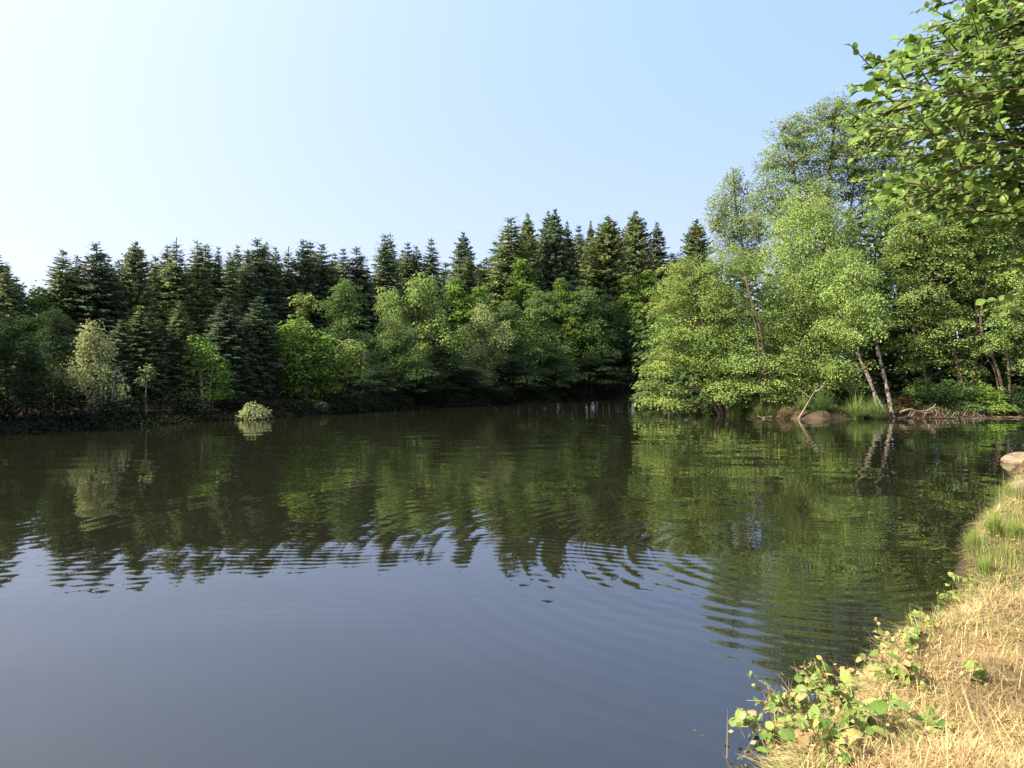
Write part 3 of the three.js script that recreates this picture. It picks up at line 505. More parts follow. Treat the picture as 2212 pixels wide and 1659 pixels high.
tree(618, 45.5, { name: 'alder_tree', label: 'green tree with a sheaf of slanting thin trunks at the right edge of the point', group: POINT, base: [2182], stemR: 0.12, col: PAL.birch, leaf: 0.132, clump: 0.66, per: 102,
  lobes: [[2190, 440, 60, 40, 1], [2240, 520, 60, 50, 1], [2180, 580, 50, 40, 0.6], [2220, 640, 50, 40], [2170, 660, 40, 26, 0.6], [2195, 700, 40, 24], [2150, 740, 40, 20, 0.8], [2215, 760, 30, 26, 0.5], [2250, 700, 40, 50], [2150, 690, 36, 34, -0.8], [2195, 620, 40, 40, -0.8], [2120, 745, 26, 18, -0.8], [2205, 790, 26, 16, -0.8]],
  stems: [[[2176, 848], [2155, 800], [2135, 750], [2118, 700], [2140, 560]], [[2184, 855], [2178, 790], [2170, 700], [2190, 560]], [[2164, 842], [2148, 800], [2130, 770]], [[2240, 860], [2222, 760], [2200, 640]]] });
tree(619, 43.9, { name: 'alder_bush', label: 'low leafy bush over the fallen pale trunk, left of the leaning birch', category: 'bush', base: [1800], stemR: 0.05, col: PAL.birch, leaf: 0.13, clump: 0.4, per: 46, lobes: [[1790, 790, 40, 22], [1830, 815, 36, 22, 0.5], [1770, 825, 30, 20], [1850, 835, 26, 14, 0.4], [1720, 850, 36, 18]], stems: [[[1800, 880], [1795, 800]], [[1800, 880], [1830, 820]]] });
[[1990, 842, 34, 24, 'low green bush just right of the foot of the leaning birch', PAL.ash], [2055, 845, 46, 28, 'spreading green bush on the bank below the round-topped tree', PAL.ash], [2125, 852, 40, 24, 'low ferny bush on the bank left of the slanting trunks', PAL.maple], [2200, 855, 34, 26, 'dark bush at the right edge under the slanting trunks', PAL.dark], [1952, 868, 16, 12, 'small rust-brown bush at the foot of the leaning birch', [0.17, 0.085, 0.03]], [1615, 862, 34, 18, 'low green bush at the left end of the point behind the yellow-green tussock', PAL.ash], [1690, 858, 34, 16, 'low dull bush just left of the fallen pale trunk', PAL.birch], [1820, 850, 30, 16, 'dark low bush behind the bright tussocks left of the leaning birch', PAL.dark], [2090, 876, 28, 10, 'low sprawling weed at the lip of the bank below the spreading bush', PAL.ash], [2165, 878, 30, 9, 'low sprawling weed at the lip of the bank near the right edge', PAL.maple]].forEach(([u, v, a, b, label, col], i) =>
  tree(630 + i, i > 7 ? 43.4 : i > 4 ? 44.6 : 44.4, { name: 'bank_bush', label, category: 'bush', base: [u], stemR: 0.03, col, leaf: 0.13, clump: 0.36, per: 36, flat: 0.4, lobes: [[u, v, a * 0.7, b], [u - a * 0.6, v + 5, a * 0.55, b * 0.7], [u + a * 0.6, v + 4, a * 0.55, b * 0.8]], stems: [[[u, 885], [u, v]]] }));

// the depth of the wood: more trees of the same kinds behind, none of them to be told apart
{
  const back = (s, label, spots) => {
    seed(s);
    const t = thing('woodland', V(0, 0, 0), label, 'wood'); t.userData.kind = 'stuff';
    const f = new Faces(), tr = [];
    for (const [u, D, vt, w, col] of spots) {
      const p = onGround(u, D), h = EYE + (HY - vt) / F * D - p.y, r = w * D / F / 2, lob = [];
      for (let k = 0; k < 7; k++) lob.push([V(p.x + rr(-0.6, 0.6) * r, p.y + h * (0.05 + 0.87 * k / 6.5), p.z + rr(-0.4, 0.4) * r), V(r * rr(0.6, 0.9) * (1 - 0.05 * k), h * 0.13, r * 0.7)]);
      crownFaces(f, lob, { col, leaf: 0.5, clump: 1.0, per: 11, dense: 0.75, gap: 0.08 });
      tr.push(tube([V(p.x, p.y - 0.3, p.z), V(p.x + rr(-0.3, 0.3), p.y + h * 0.8, p.z)], 0.16, 0.05, 6, 3));
    }
    part('foliage', f.geo(), M.leaf, t, 'stuff'); part('trunks', mergeGeometries(tr), M.bark, t, 'stuff');
  };
  const A = [], B = [];
  seed(77);
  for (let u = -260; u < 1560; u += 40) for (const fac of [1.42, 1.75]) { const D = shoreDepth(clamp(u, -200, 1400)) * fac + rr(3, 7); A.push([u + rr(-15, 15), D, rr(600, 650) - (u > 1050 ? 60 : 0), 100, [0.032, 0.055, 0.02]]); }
  for (let u = 1450; u < 2560; u += 55) for (const dz of [0, 5, 11]) B.push([u + rr(-20, 20), (u > 1950 ? 50 : 53) + dz + rr(-2, 2), u < 1560 ? rr(640, 680) : u < 1700 ? rr(560, 620) : u < 1850 ? rr(440, 520) : u < 2000 ? rr(380, 460) : rr(250, 400), 130, [0.065, 0.11, 0.03]]);
  for (let u = 1560; u < 2400; u += 16) B.push([u, rr(47, 50), rr(835, 865), 46, [0.05, 0.085, 0.022]]);
  const place = (x, z, h, w, col) => A.push([CX + x / -z * F, -z, HY - (h - EYE) / -z * F, w / -z * F, col]);
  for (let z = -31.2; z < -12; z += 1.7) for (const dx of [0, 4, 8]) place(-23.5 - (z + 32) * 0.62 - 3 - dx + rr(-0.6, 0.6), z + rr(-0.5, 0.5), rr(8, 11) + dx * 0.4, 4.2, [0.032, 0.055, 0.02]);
  back(701, 'dark wood filling the space behind the trees along the far bank', A);
  back(702, 'dense green wood filling the space behind the trees on the point', B);
}
// undergrowth along the far waterline
{
  seed(81);
  const f = new Faces(), lob = [];
  for (let u = -160; u < 1500; u += 10) {
    const D = shoreDepth(Math.min(u, 1420)) + rr(-0.5, 2.0), p = onGround(u, D), r = u > 720 ? rr(0.5, 1.3) : rr(0.25, 0.6) + (rnd() < 0.25 ? rr(0.2, 0.7) : 0);
    lob.push([V(p.x, p.y + r * rr(0.3, 0.7), p.z), V(r * 1.2, r * rr(0.5, 0.9), r)]);
  }
  for (let u = -160; u < 900; u += 7) { const p = onGround(u, shoreDepth(u) + rr(-1.0, 0.4)), r = rr(0.2, 0.42); lob.push([V(p.x, Math.max(p.y, 0) + r * 0.3, p.z), V(r * 1.2, r * 0.7, r)]); }
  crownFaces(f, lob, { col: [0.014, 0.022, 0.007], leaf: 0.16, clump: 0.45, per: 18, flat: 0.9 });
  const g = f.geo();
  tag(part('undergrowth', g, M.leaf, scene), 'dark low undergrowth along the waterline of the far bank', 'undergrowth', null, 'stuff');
}

// ---------------------------------------------------------------- on the shore of the point
function tussock(s, u, v, D, size, label, col, thin = 0.028, stiff = 1, at) {
  seed(s);
  const p = at ?? onGround(u, D), f = new Faces(), t = at ? thing('rush_tuft', p, label, 'rushes', 'rush tufts on the near bank') : thing('sedge_tussock', p, label, 'sedge', 'sedge tussocks on the point');
  for (let k = 0; k < 420; k++) {
    const a = rnd() * 6.28, e = Math.pow(rnd(), 0.6) * 0.95 * stiff, d = V(Math.cos(a) * e, 1, Math.sin(a) * e).normalize(), c = rr(0.7, 1.3);
    f.blade(V(gauss() * 0.16 * size, 0, gauss() * 0.16 * size), d, V(-Math.sin(a), 0, Math.cos(a)), size * rr(0.7, 1.35), thin, rr(0.3, 0.75) * e, [col[0] * c, col[1] * c, col[2] * c], 4);
  }
  for (let k = 0; k < 120; k++) { const a = rnd() * 6.28; f.blade(V(gauss() * 0.2 * size, 0, gauss() * 0.2 * size), V(Math.cos(a), 0.5, Math.sin(a)).normalize(), V(-Math.sin(a), 0, Math.cos(a)), size * rr(0.3, 0.6), thin, 0.8, [0.26, 0.19, 0.08], 3); }
  part('blades', f.geo(), M.grass, t, 'stuff');
}
tussock(821, 1590, 885, 45.2, 1.3, 'yellow-green sedge tussock below the willow, leftmost on the point', [0.18, 0.24, 0.055]);
tussock(822, 1640, 885, 43.6, 1.05, 'small sedge tussock left of the fallen pale trunk', [0.19, 0.22, 0.06]);
tussock(823, 1775, 880, 41.8, 1.4, 'dark green sedge tussock between the fallen pale trunk and the bright tussocks', [0.10, 0.17, 0.04]);
tussock(824, 1850, 880, 41.7, 1.6, 'bright sedge tussock spreading left of the leaning birch', [0.18, 0.25, 0.06]);
tussock(825, 1888, 884, 41.9, 1.4, 'bright sedge tussock touching the foot of the leaning birch', [0.15, 0.22, 0.05]);
tussock(826, 1695, 886, 42.2, 0.8, 'dry straw-coloured sedge tussock behind the fallen pale trunk', [0.2, 0.17, 0.07]);

{ // low plants and grass on the crest of the bank of the point
  seed(827);
  const f = new Faces();
  for (let k = 0; k < 24000; k++) {
    const u = rr(1540, 2330), D = rr(40.2, 47), p = onGround(u, D), s = shoreDist(p.x, p.z);
    if (s < 0.08 || s > 3 || rnd() > sstep(0.3, 0.6, noise(p.x * 0.9, p.z * 0.9)) + 0.15) continue;
    const a = rnd() * 6.28, e = rr(0.1, 0.8), c = rr(0.6, 1.3), dry = noise(p.x * 0.7 + 50, p.z) > 0.62;
    f.blade(p, V(Math.cos(a) * e, 1, Math.sin(a) * e).normalize(), V(-Math.sin(a), 0, Math.cos(a)), rr(0.2, 0.6), 0.04, rr(0.2, 0.7), dry ? [0.2 * c, 0.15 * c, 0.065 * c] : [0.10 * c, 0.15 * c, 0.04 * c], 3);
  }
  tag(part('bank_grass', f.geo(), M.grass, scene), 'rough green and dry grass along the bank of the point', 'grass', null, 'stuff');
}
tussock(829, 1735, 888, 41.9, 0.9, 'yellow-green sedge tussock growing right at the foot of the fallen pale trunk', [0.17, 0.22, 0.055]);
tussock(830, 1665, 890, 42.9, 0.8, 'dull sedge tussock on the sandy tip of the point, left of the fallen pale trunk', [0.14, 0.17, 0.055]);
function sticks(s, name, label, category, D, paths, r, mat = M.dead) {
  seed(s);
  const p0 = px(paths[0][0][0], paths[0][0][1], D), t = thing(name, p0, label, category);
  paths.forEach((pts, i) => part(i ? 'branch' : 'stem', tube(pts.map(([u, v, dz = 0]) => { const c = px(u, v, D); c.z -= dz; return c.sub(p0); }), r * (i ? rr(0.4, 0.7) : 1), r * 0.2, 6, pts.length * 4), mat, t));
  return t;
}
sticks(831, 'fallen_trunk', 'fallen pale dead trunk slanting out of the bushes into the water', 'fallen trunk', 41.6, [[[1712, 912, -0.6], [1740, 874, -0.2], [1772, 832, 0.3]], [[1750, 860, 0], [1735, 846, 0.1], [1722, 842, 0.2]], [[1760, 848, 0.1], [1778, 838, 0.2], [1790, 822, 0.3]]], 0.085);
sticks(832, 'driftwood', 'spray of bare grey sticks in the water at the left end of the point', 'driftwood', 46.5, [[[1465, 882], [1500, 868], [1540, 862]], [[1475, 884], [1505, 874], [1535, 858]], [[1490, 885], [1512, 876], [1530, 864]], [[1480, 875], [1500, 862], [1515, 848]], [[1500, 886], [1520, 874], [1545, 866]], [[1515, 884], [1535, 872], [1552, 868]]], 0.045);
sticks(833, 'driftwood', 'bleached twisted root lying on the bank right of the leaning birch', 'driftwood', 41.9, [[[1945, 890], [1965, 884], [1985, 889], [2010, 884], [2025, 880]], [[1985, 889], [2000, 892], [2012, 890]], [[2010, 884], [2018, 878], [2022, 872]]], 0.075);
sticks(834, 'driftwood', 'thin forked stick lying in the water below the fallen trunk', 'driftwood', 41.2, [[[1640, 918, -0.4], [1668, 908], [1700, 903, 0.3]], [[1660, 911], [1650, 903, 0.2], [1640, 898, 0.5]]], 0.035);
sticks(835, 'driftwood', 'short pale root on the bank between the tussocks and the fallen trunk', 'driftwood', 42.4, [[[1785, 893], [1800, 890], [1820, 893]], [[1800, 890], [1808, 886], [1815, 886]]], 0.05);

// roots and clods that break the face of the bank
[[1960, 2040, 'pale roots hanging over the dark bank just right of the leaning birch'], [2050, 2130, 'dark roots in the bank below the round-topped tree'], [2140, 2215, 'dark roots in the bank at the right edge of the point'], [1640, 1730, 'roots and sticks on the sandy tip of the point']].forEach(([u0, u1, label], i) => {
  seed(860 + i);
  const um = (u0 + u1) / 2, p = onGround(um, 42.2), t = thing('root_tangle', p, label, 'roots');
  for (let k = 0; k < 16; k++) {
    const u = rr(u0, u1), pts = [];
    for (let j = 0; j < 5; j++) { const uu = u + j * rr(4, 11) * (k % 2 ? 1 : -1), D = 42.9 - j * 0.28 + rr(-0.1, 0.1), q = onGround(uu, D); q.y = Math.max(q.y, -0.05) + rr(0.05, 0.16); pts.push(q.sub(p)); }
    part('root', tube(pts, rr(0.02, 0.05), 0.01, 5, 10), k % 4 === 0 ? M.dead : M.bark, t);
  }
});
function stone(s, p, size, label) {
  seed(s);
  const g = new THREE.IcosahedronGeometry(1, 5), a = g.attributes.position, v = V(0, 0, 0), o = rnd() * 50;
  for (let i = 0; i < a.count; i++) {
    v.fromBufferAttribute(a, i);
    const k = 1 + 0.32 * (fbm(v.x * 1.2 + o, v.y * 1.2 + v.z * 1.4) - 0.5) + 0.10 * (fbm(v.x * 4 + o, v.z * 4 + v.y * 3) - 0.5);
    a.setXYZ(i, v.x * k * size.x, v.y * k * size.y, v.z * k * size.z);
  }
  g.computeVertexNormals();
  const m = part('rock', g, M.rock, scene); m.position.copy(p); m.rotation.y = rnd() * 6;
  tag(m, label, 'rock');
}
{ const t = texture(256, (u, v) => { const a = fbm(u * 9, v * 9), b = noise(u * 70, v * 70); const k = 0.65 + 0.5 * a - 0.12 * b; return [0.56 * k, 0.49 * k, 0.40 * k]; }, true); t.repeat.set(2, 2); M.rock = new THREE.MeshPhysicalMaterial({ specularIntensity: 0.25, map: t, bumpMap: t, bumpScale: 0.02, roughness: 0.92 }); }
stone(841, V(14.4, 0.05, -20.0), V(0.5, 0.25, 0.42), 'rounded pale brown boulder in the water at the right edge');
stone(842, V(9.6, 0.2, -13.2), V(0.34, 0.34, 0.3), 'pale rock behind the rushes at the right edge, nearer than the boulder');
[[1760, 895, 0.25], [1905, 893, 0.2], [1960, 896, 0.28], [1985, 897, 0.22], [2012, 895, 0.25], [2060, 890, 0.3], [2100, 890, 0.25], [2145, 888, 0.3]].forEach(([u, v, r], i) => stone(850 + i, onGround(u, EYE * F / (v - HY) + 0.2).add(V(0, r * 0.3, 0)), V(r * 1.3, r * 0.6, r), 'low brown stone at the waterline, ' + ORD[i] + ' from the left of a row along the point'));

// ---------------------------------------------------------------- the near bank
{ // mown dry grass
  seed(91);
  const f = new Faces(), gr = new Faces();
  let n = 0;
  while (n < 74000) {
    const D = 3.2 + Math.pow(rnd(), 1.7) * 16, x = rr(0.8, D * 0.76 + 0.3), s = shoreDist(x, -D);
    if (s < 0.05) continue;
    n++;
    const lie = rnd() < 0.75, a = rnd() * 6.28, y = ground(x, -D), green = fbm(x * 1.1 + 30, D * 1.1) + (s < 0.6 ? 0.12 : 0) > 0.6 && rnd() < 0.5;
    const d = lie ? V(Math.cos(a), rr(-0.15, 0.4), Math.sin(a)).normalize() : V(Math.cos(a) * 0.6, 1, Math.sin(a) * 0.6).normalize();
    const c = rr(0.6, 1.35) * (0.7 + 0.6 * fbm(x * 3 + 11, D * 3)) * (0.5 + 0.65 * sstep(0.3, 0.55, fbm(x * 0.9 + 70, D * 0.9))), col = green ? [0.13 * c, 0.17 * c, 0.045 * c] : rnd() < 0.2 ? [0.30 * c, 0.20 * c, 0.10 * c] : [0.46 * c, 0.33 * c, 0.15 * c];
    f.blade(V(x, y + rr(0, 0.02 + 0.09 * fbm(x * 2.2, D * 2.2)), -D), d, V(-Math.sin(a), lie ? rr(-0.5, 0.5) : 0, Math.cos(a)), lie ? rr(0.07, 0.3) : rr(0.04, 0.16), rr(0.003, 0.0075) * (1 + D * 0.04), lie ? rr(0, 0.25) : 0.2, col, 2);
  }
  for (let k = 0; k < 3400; k++) {                                 // coarse cut stalks lying on top
    const D = 3.2 + Math.pow(rnd(), 1.5) * 12, x = rr(0.8, D * 0.76 + 0.3), s = shoreDist(x, -D);
    if (s < 0.1) continue;
    const a = rnd() * 6.28, c = rr(0.8, 1.25), e = rnd() < 0.2 ? 1.2 : rr(0, 0.25);
    f.blade(V(x, ground(x, -D) + 0.02 + 0.09 * fbm(x * 2.2, D * 2.2), -D), V(Math.cos(a), e, Math.sin(a)).normalize(), V(-Math.sin(a) * 0.7, 0.7, Math.cos(a) * 0.7), rr(0.1, 0.32), rr(0.005, 0.009), rr(-0.05, 0.2), rnd() < 0.25 ? [0.3 * c, 0.19 * c, 0.09 * c] : [0.54 * c, 0.40 * c, 0.20 * c], 2);
  }
  for (let k = 0; k < 900; k++) {                                  // withered leaf scraps in heaps
    const D = 3.4 + rnd() * 7, x = rr(0.8, D * 0.76), s = shoreDist(x, -D);
    if (s < 0.1 || fbm(x * 1.4 + 3, D * 1.4 + 8) < 0.5) continue;
    const a = rnd() * 6.28, c = rr(0.6, 1.3), d = V(Math.cos(a), rr(-0.3, 0.5), Math.sin(a)).normalize();
    f.kite(V(x, ground(x, -D) + rr(0.03, 0.09), -D), d, V(-Math.sin(a), rr(-0.8, 0.8), Math.cos(a)).normalize(), rr(0.03, 0.08), rr(0.02, 0.045), [0.34 * c, 0.23 * c, 0.11 * c]);
  }
  for (let k = 0; k < 9000; k++) {
    const D = 3.2 + rnd() * 11, x = rr(0.6, D * 0.6), s = shoreDist(x, -D);
    if (s < 0.05 || s > 0.5) continue;
    const a = Math.PI + rr(-0.9, 0.9), c = rr(0.6, 1.3), gr = rnd() < (D > 7.5 ? 0.55 : 0.25);
    f.blade(V(x, ground(x, -D) + 0.02, -D), V(Math.cos(a), rr(0.2, 1.3), Math.sin(a) * 0.8).normalize(), V(-Math.sin(a), 0, Math.cos(a)), rr(0.1, 0.38), rr(0.004, 0.008), rr(0.4, 1.3), gr ? [0.2 * c, 0.25 * c, 0.06 * c] : [0.44 * c, 0.32 * c, 0.15 * c], 3);
  }
  tag(part('dry_grass', f.geo(), M.straw, scene), 'mown straw-coloured dry grass covering the near bank', 'dry grass', null, 'stuff');
  for (let k = 0; k < 20000; k++) {
    const D = rr(5.2, 14), x = rr(2.5, D * 0.75), s = shoreDist(x, -D);
    if (s < 0.02 || D < 7.2 && rnd() < 0.75 || s > (D > 8 ? 1.3 : 0.5) + 0.5 * noise(x * 2, D * 2) || rnd() > sstep(0.25, 0.6, noise(x * 1.1 + 5, D * 1.1)) * 0.6 + 0.25 * (D > 7.4)) continue;
    const a = rnd() * 6.28, c = rr(0.7, 1.3), e = rr(0.05, 0.5);
    gr.blade(V(x, ground(x, -D), -D), V(Math.cos(a) * e - 0.15, 1, Math.sin(a) * e).normalize(), V(-Math.sin(a), 0, Math.cos(a)), rr(0.12, 0.42), 0.006, rr(0, 0.5), [0.22 * c, 0.26 * c, 0.06 * c], 4);
  }
  tag(part('green_grass', gr.geo(), M.grass, scene), 'tall green grass and rushes along the edge of the near bank', 'grass', null, 'stuff');
}
// leaves large enough to be told apart
function leafShape(len, wid, fold, curl, teeth, round, n = 12, h = 2) {
  const P = [], U = [], I = [];
  for (let k = 0; k <= n; k++) {
    const s = k / n, w = wid / 2 * Math.pow(Math.sin(Math.PI * Math.pow(s * 0.97 + 0.015, round)), 0.7) * (teeth && k % 2 ? 1 - teeth * 0.7 : 1), z = -curl * len * s * s, y = len * s;
    for (let j = -h; j <= h; j++) {
      const t = j / h, wave = 0.03 * Math.sin(s * 17 + j) * Math.abs(t);
      P.push(t * w, y - 0.14 * Math.abs(t) * (1 - s) * (1 - s), z + fold * w * Math.pow(Math.abs(t), 1.5) + wave); U.push(0.5 + t * w / wid, s);
      if (k && j > -h) { const m = 2 * h + 1, q = k * m + j + h; I.push(q - m - 1, q - m, q, q - m - 1, q, q - 1); }
    }
  }
  const g = new THREE.BufferGeometry();
  g.setAttribute('position', new THREE.Float32BufferAttribute(P, 3)); g.setAttribute('uv', new THREE.Float32BufferAttribute(U, 2)); g.setIndex(I); g.computeVertexNormals();
  return g;
}
const veins = texture(128, (u, v) => {
  const x = Math.abs(u - 0.5), q = (v - x * 0.9) * 8, rib = Math.max(Math.exp(-Math.pow(x / 0.018, 2)), 0.7 * Math.exp(-Math.pow((q - Math.round(q)) / 0.1, 2)) * sstep(0.5, 0.1, x)), k = 0.72 + 0.2 * fbm(u * 6, v * 6) + 0.22 * rib;
  return [k * (1 + 0.1 * rib), k, k * 0.95];
});
const flatLeaf = (c, o = {}) => new THREE.MeshPhysicalMaterial({ color: new THREE.Color(...c), map: veins, bumpMap: veins, bumpScale: 0.004, roughness: 0.92, transmission: 0.4, thickness: 0, side: THREE.DoubleSide, clearcoat: 0.24, clearcoatRoughness: 0.28, specularIntensity: 0.2, ...o });
const ALDER = { shapes: [leafShape(1, 0.92, 0.22, 0.12, 0.05, 1.15), leafShape(1, 0.86, 0.4, 0.3, 0.05, 1.2), leafShape(1, 0.96, 0.12, -0.15, 0.05, 1.1), leafShape(1, 0.8, 0.5, 0.2, 0.05, 1.15)],
  plain: [leafShape(1, 0.92, 0.22, 0.12, 0, 1.15, 4, 1), leafShape(1, 0.82, 0.4, 0.25, 0, 1.2, 4, 1)],
  mats: [flatLeaf([0.165, 0.275, 0.042]), flatLeaf([0.205, 0.31, 0.05]), flatLeaf([0.13, 0.225, 0.034]), flatLeaf([0.18, 0.25, 0.05]), flatLeaf([0.08, 0.15, 0.025]), flatLeaf([0.21, 0.26, 0.06])] };
const BRAMBLE = { shapes: [leafShape(1, 0.85, 0.25, 0.35, 0.16, 0.85), leafShape(1, 0.75, 0.45, 0.2, 0.16, 0.9), leafShape(1, 0.95, 0.12, 0.45, 0.14, 0.8), leafShape(1, 0.5, 0.8, 0.7, 0.2, 0.9)],
  mats: [flatLeaf([0.25, 0.34, 0.085]), flatLeaf([0.33, 0.40, 0.11]), flatLeaf([0.16, 0.26, 0.055]), flatLeaf([0.46, 0.40, 0.13]), flatLeaf([0.50, 0.37, 0.17])] };
const Q = new THREE.Quaternion(), MT = new THREE.Matrix4();
function leafFrame(dir, nrm) { const y = dir.clone().normalize(), x = V(0, 0, 0).crossVectors(y, nrm).normalize(), z = V(0, 0, 0).crossVectors(x, y); MT.makeBasis(x, y, z); return Q.setFromRotationMatrix(MT); }
function putLeaf(parent, set, p, dir, nrm, size, mi) {
  const m = part('leaf', pick(set.shapes), set.mats[mi ?? Math.floor(rnd() * set.mats.length)], parent);
  m.position.copy(p); m.quaternion.copy(leafFrame(dir, nrm)); m.scale.setScalar(size);
}

{ // the alder that hangs in from the right
  seed(901);
  const root = V(5.2, ground(5.2, -3.6) - 0.1, -3.6), t = thing('alder_tree', root, 'near alder hanging in at the top right with large glossy leaves', 'tree');
  part('trunk', tube([V(0, 0, 0), V(-0.1, 2.5, 0), V(0.05, 5, -0.1), V(0, 8, 0)], 0.22, 0.1, 10, 14), M.bark, t);
  // bough ends in the picture with their depth
  const edge = [[2005, -60], [2015, 50], [1960, 100], [1885, 130], [1845, 185], [1862, 220], [1838, 268], [1868, 300], [1868, 350], [1885, 400], [1872, 440], [1930, 462], [2000, 460], [2080, 500], [2140, 580], [2215, 660], [2420, 700], [2420, -60]];
  const inside = (x, y) => { let c = false; for (let i = 0, j = edge.length - 1; i < edge.length; j = i++) if ((edge[i][1] > y) !== (edge[j][1] > y) && x < (edge[j][0] - edge[i][0]) * (y - edge[i][1]) / (edge[j][1] - edge[i][1]) + edge[i][0]) c = !c; return c; };
  const ends = [[2030, 15, 4.2], [2020, 60, 3.9], [1975, 90, 4.4], [1930, 115, 4.3], [1880, 150, 4.2], [1850, 200, 4.5], [1845, 275, 4.3], [1870, 330, 4.4], [1905, 380, 4.6], [1890, 425, 4.4], [1990, 425, 4.5], [1985, 108, 4.0], [1900, 138, 4.0], [1862, 188, 3.8], [1852, 262, 3.9], [1885, 300, 3.8], [1895, 405, 4.2], [1950, 425, 4.0], [1930, 240, 3.4], [1920, 340, 3.7], [2010, 300, 3.3]];
  while (ends.length < 225) { const u = rr(1860, 2330), v = rr(-40, 660); if (inside(u, v) && inside(u - 15, v)) ends.push([u, v, rr(3.3, 5.8)]); }
  const wood = [], twigs = [], list = [];
  for (const [u, v, D] of ends) {
    const e = px(u, v, D).sub(root), s = V(rr(-0.05, 0.05), clamp(e.y + rr(-0.5, 0.4), 1.6, 6.2), rr(-0.05, 0.05));
    const mid = s.clone().lerp(e, 0.5); mid.y += rr(0.02, 0.25); mid.z += rr(-0.2, 0.2);
    const pts = [s, mid, e], c = new THREE.CatmullRomCurve3(pts), L = c.getLength();
    wood.push(tube(pts, 0.016, 0.003, 6, 14));
    for (let d = L * 0.5; d < L; d += 0.06) {
      const q = c.getPointAt(d / L), tg = c.getTangentAt(d / L), sg = Math.round(d / 0.06) % 2 ? 1 : -1;
      const twig = V(0, 0, 0).crossVectors(tg, V(0, 1, 0)).multiplyScalar(sg * rr(0.4, 1)).addScaledVector(tg, rr(0.5, 1)); twig.y += rr(-0.35, 0.4); twig.normalize();
      const tl = rnd() < 0.55 ? rr(0.10, 0.30) : 0.02, qe = q.clone().addScaledVector(twig, tl);
      if (tl > 0.05) twigs.push(tube([q, qe], 0.0045, 0.002, 4, 1));
      const k = tl > 0.05 ? 6 : 2;
      for (let j = 0; j < k; j++) {
        const at = q.clone().lerp(qe, (j + 1) / k), dir = twig.clone().add(V(gauss() * 0.8, rr(-0.6, 0.9), gauss() * 0.8)).normalize();
        const nrm = V(gauss() * 0.75 - 0.75, rr(0.2, 1), gauss() * 0.75 + 0.45).normalize();
        list.push([at, dir, nrm, rr(0.03, 0.058)]);
      }
    }
    for (let j = 0; j < 4; j++) list.push([e, c.getTangentAt(1).add(V(gauss() * 0.7, gauss() * 0.5, gauss() * 0.7)).normalize(), V(gauss() * 0.4 - 0.3, 1, gauss() * 0.4).normalize(), rr(0.04, 0.07)]);
  }
  wood.forEach((g) => part('limb', g, M.bark, t)); part('twigs', mergeGeometries(twigs), M.bark, t, 'stuff');
  // the largest in view as leaves of their own
  const score = list.map(([at, , , sz], i) => { const p = at.clone().add(root), D = -p.z, u = p.x / D * F + CX, v = HY - (p.y - EYE) / D * F; return [u < 2212 && v > 0 && v < 800 ? sz / D : -1, i]; }).sort((a, b) => b[0] - a[0]);
  const own = new Set(score.slice(0, 300).map((s) => s[1])), rest = [];
  list.forEach(([at, dir, nrm, sz], i) => {
    if (own.has(i)) return putLeaf(t, ALDER, at, dir, nrm, sz);
    const g = pick(ALDER.plain).clone(); g.applyMatrix4(new THREE.Matrix4().compose(at, leafFrame(dir, nrm), V(sz, sz, sz))); rest.push(g);
    const v = rr(0.7, 1.3), col = new Float32Array(g.attributes.position.count * 3); for (let k = 0; k < col.length; k += 3) { col[k] = 0.175 * v; col[k + 1] = 0.28 * v; col[k + 2] = 0.043 * v; } g.setAttribute('color', new THREE.BufferAttribute(col, 3));
  });
  part('crown', mergeGeometries(rest), flatLeaf([1, 1, 1], { vertexColors: true }), t, 'stuff');
}

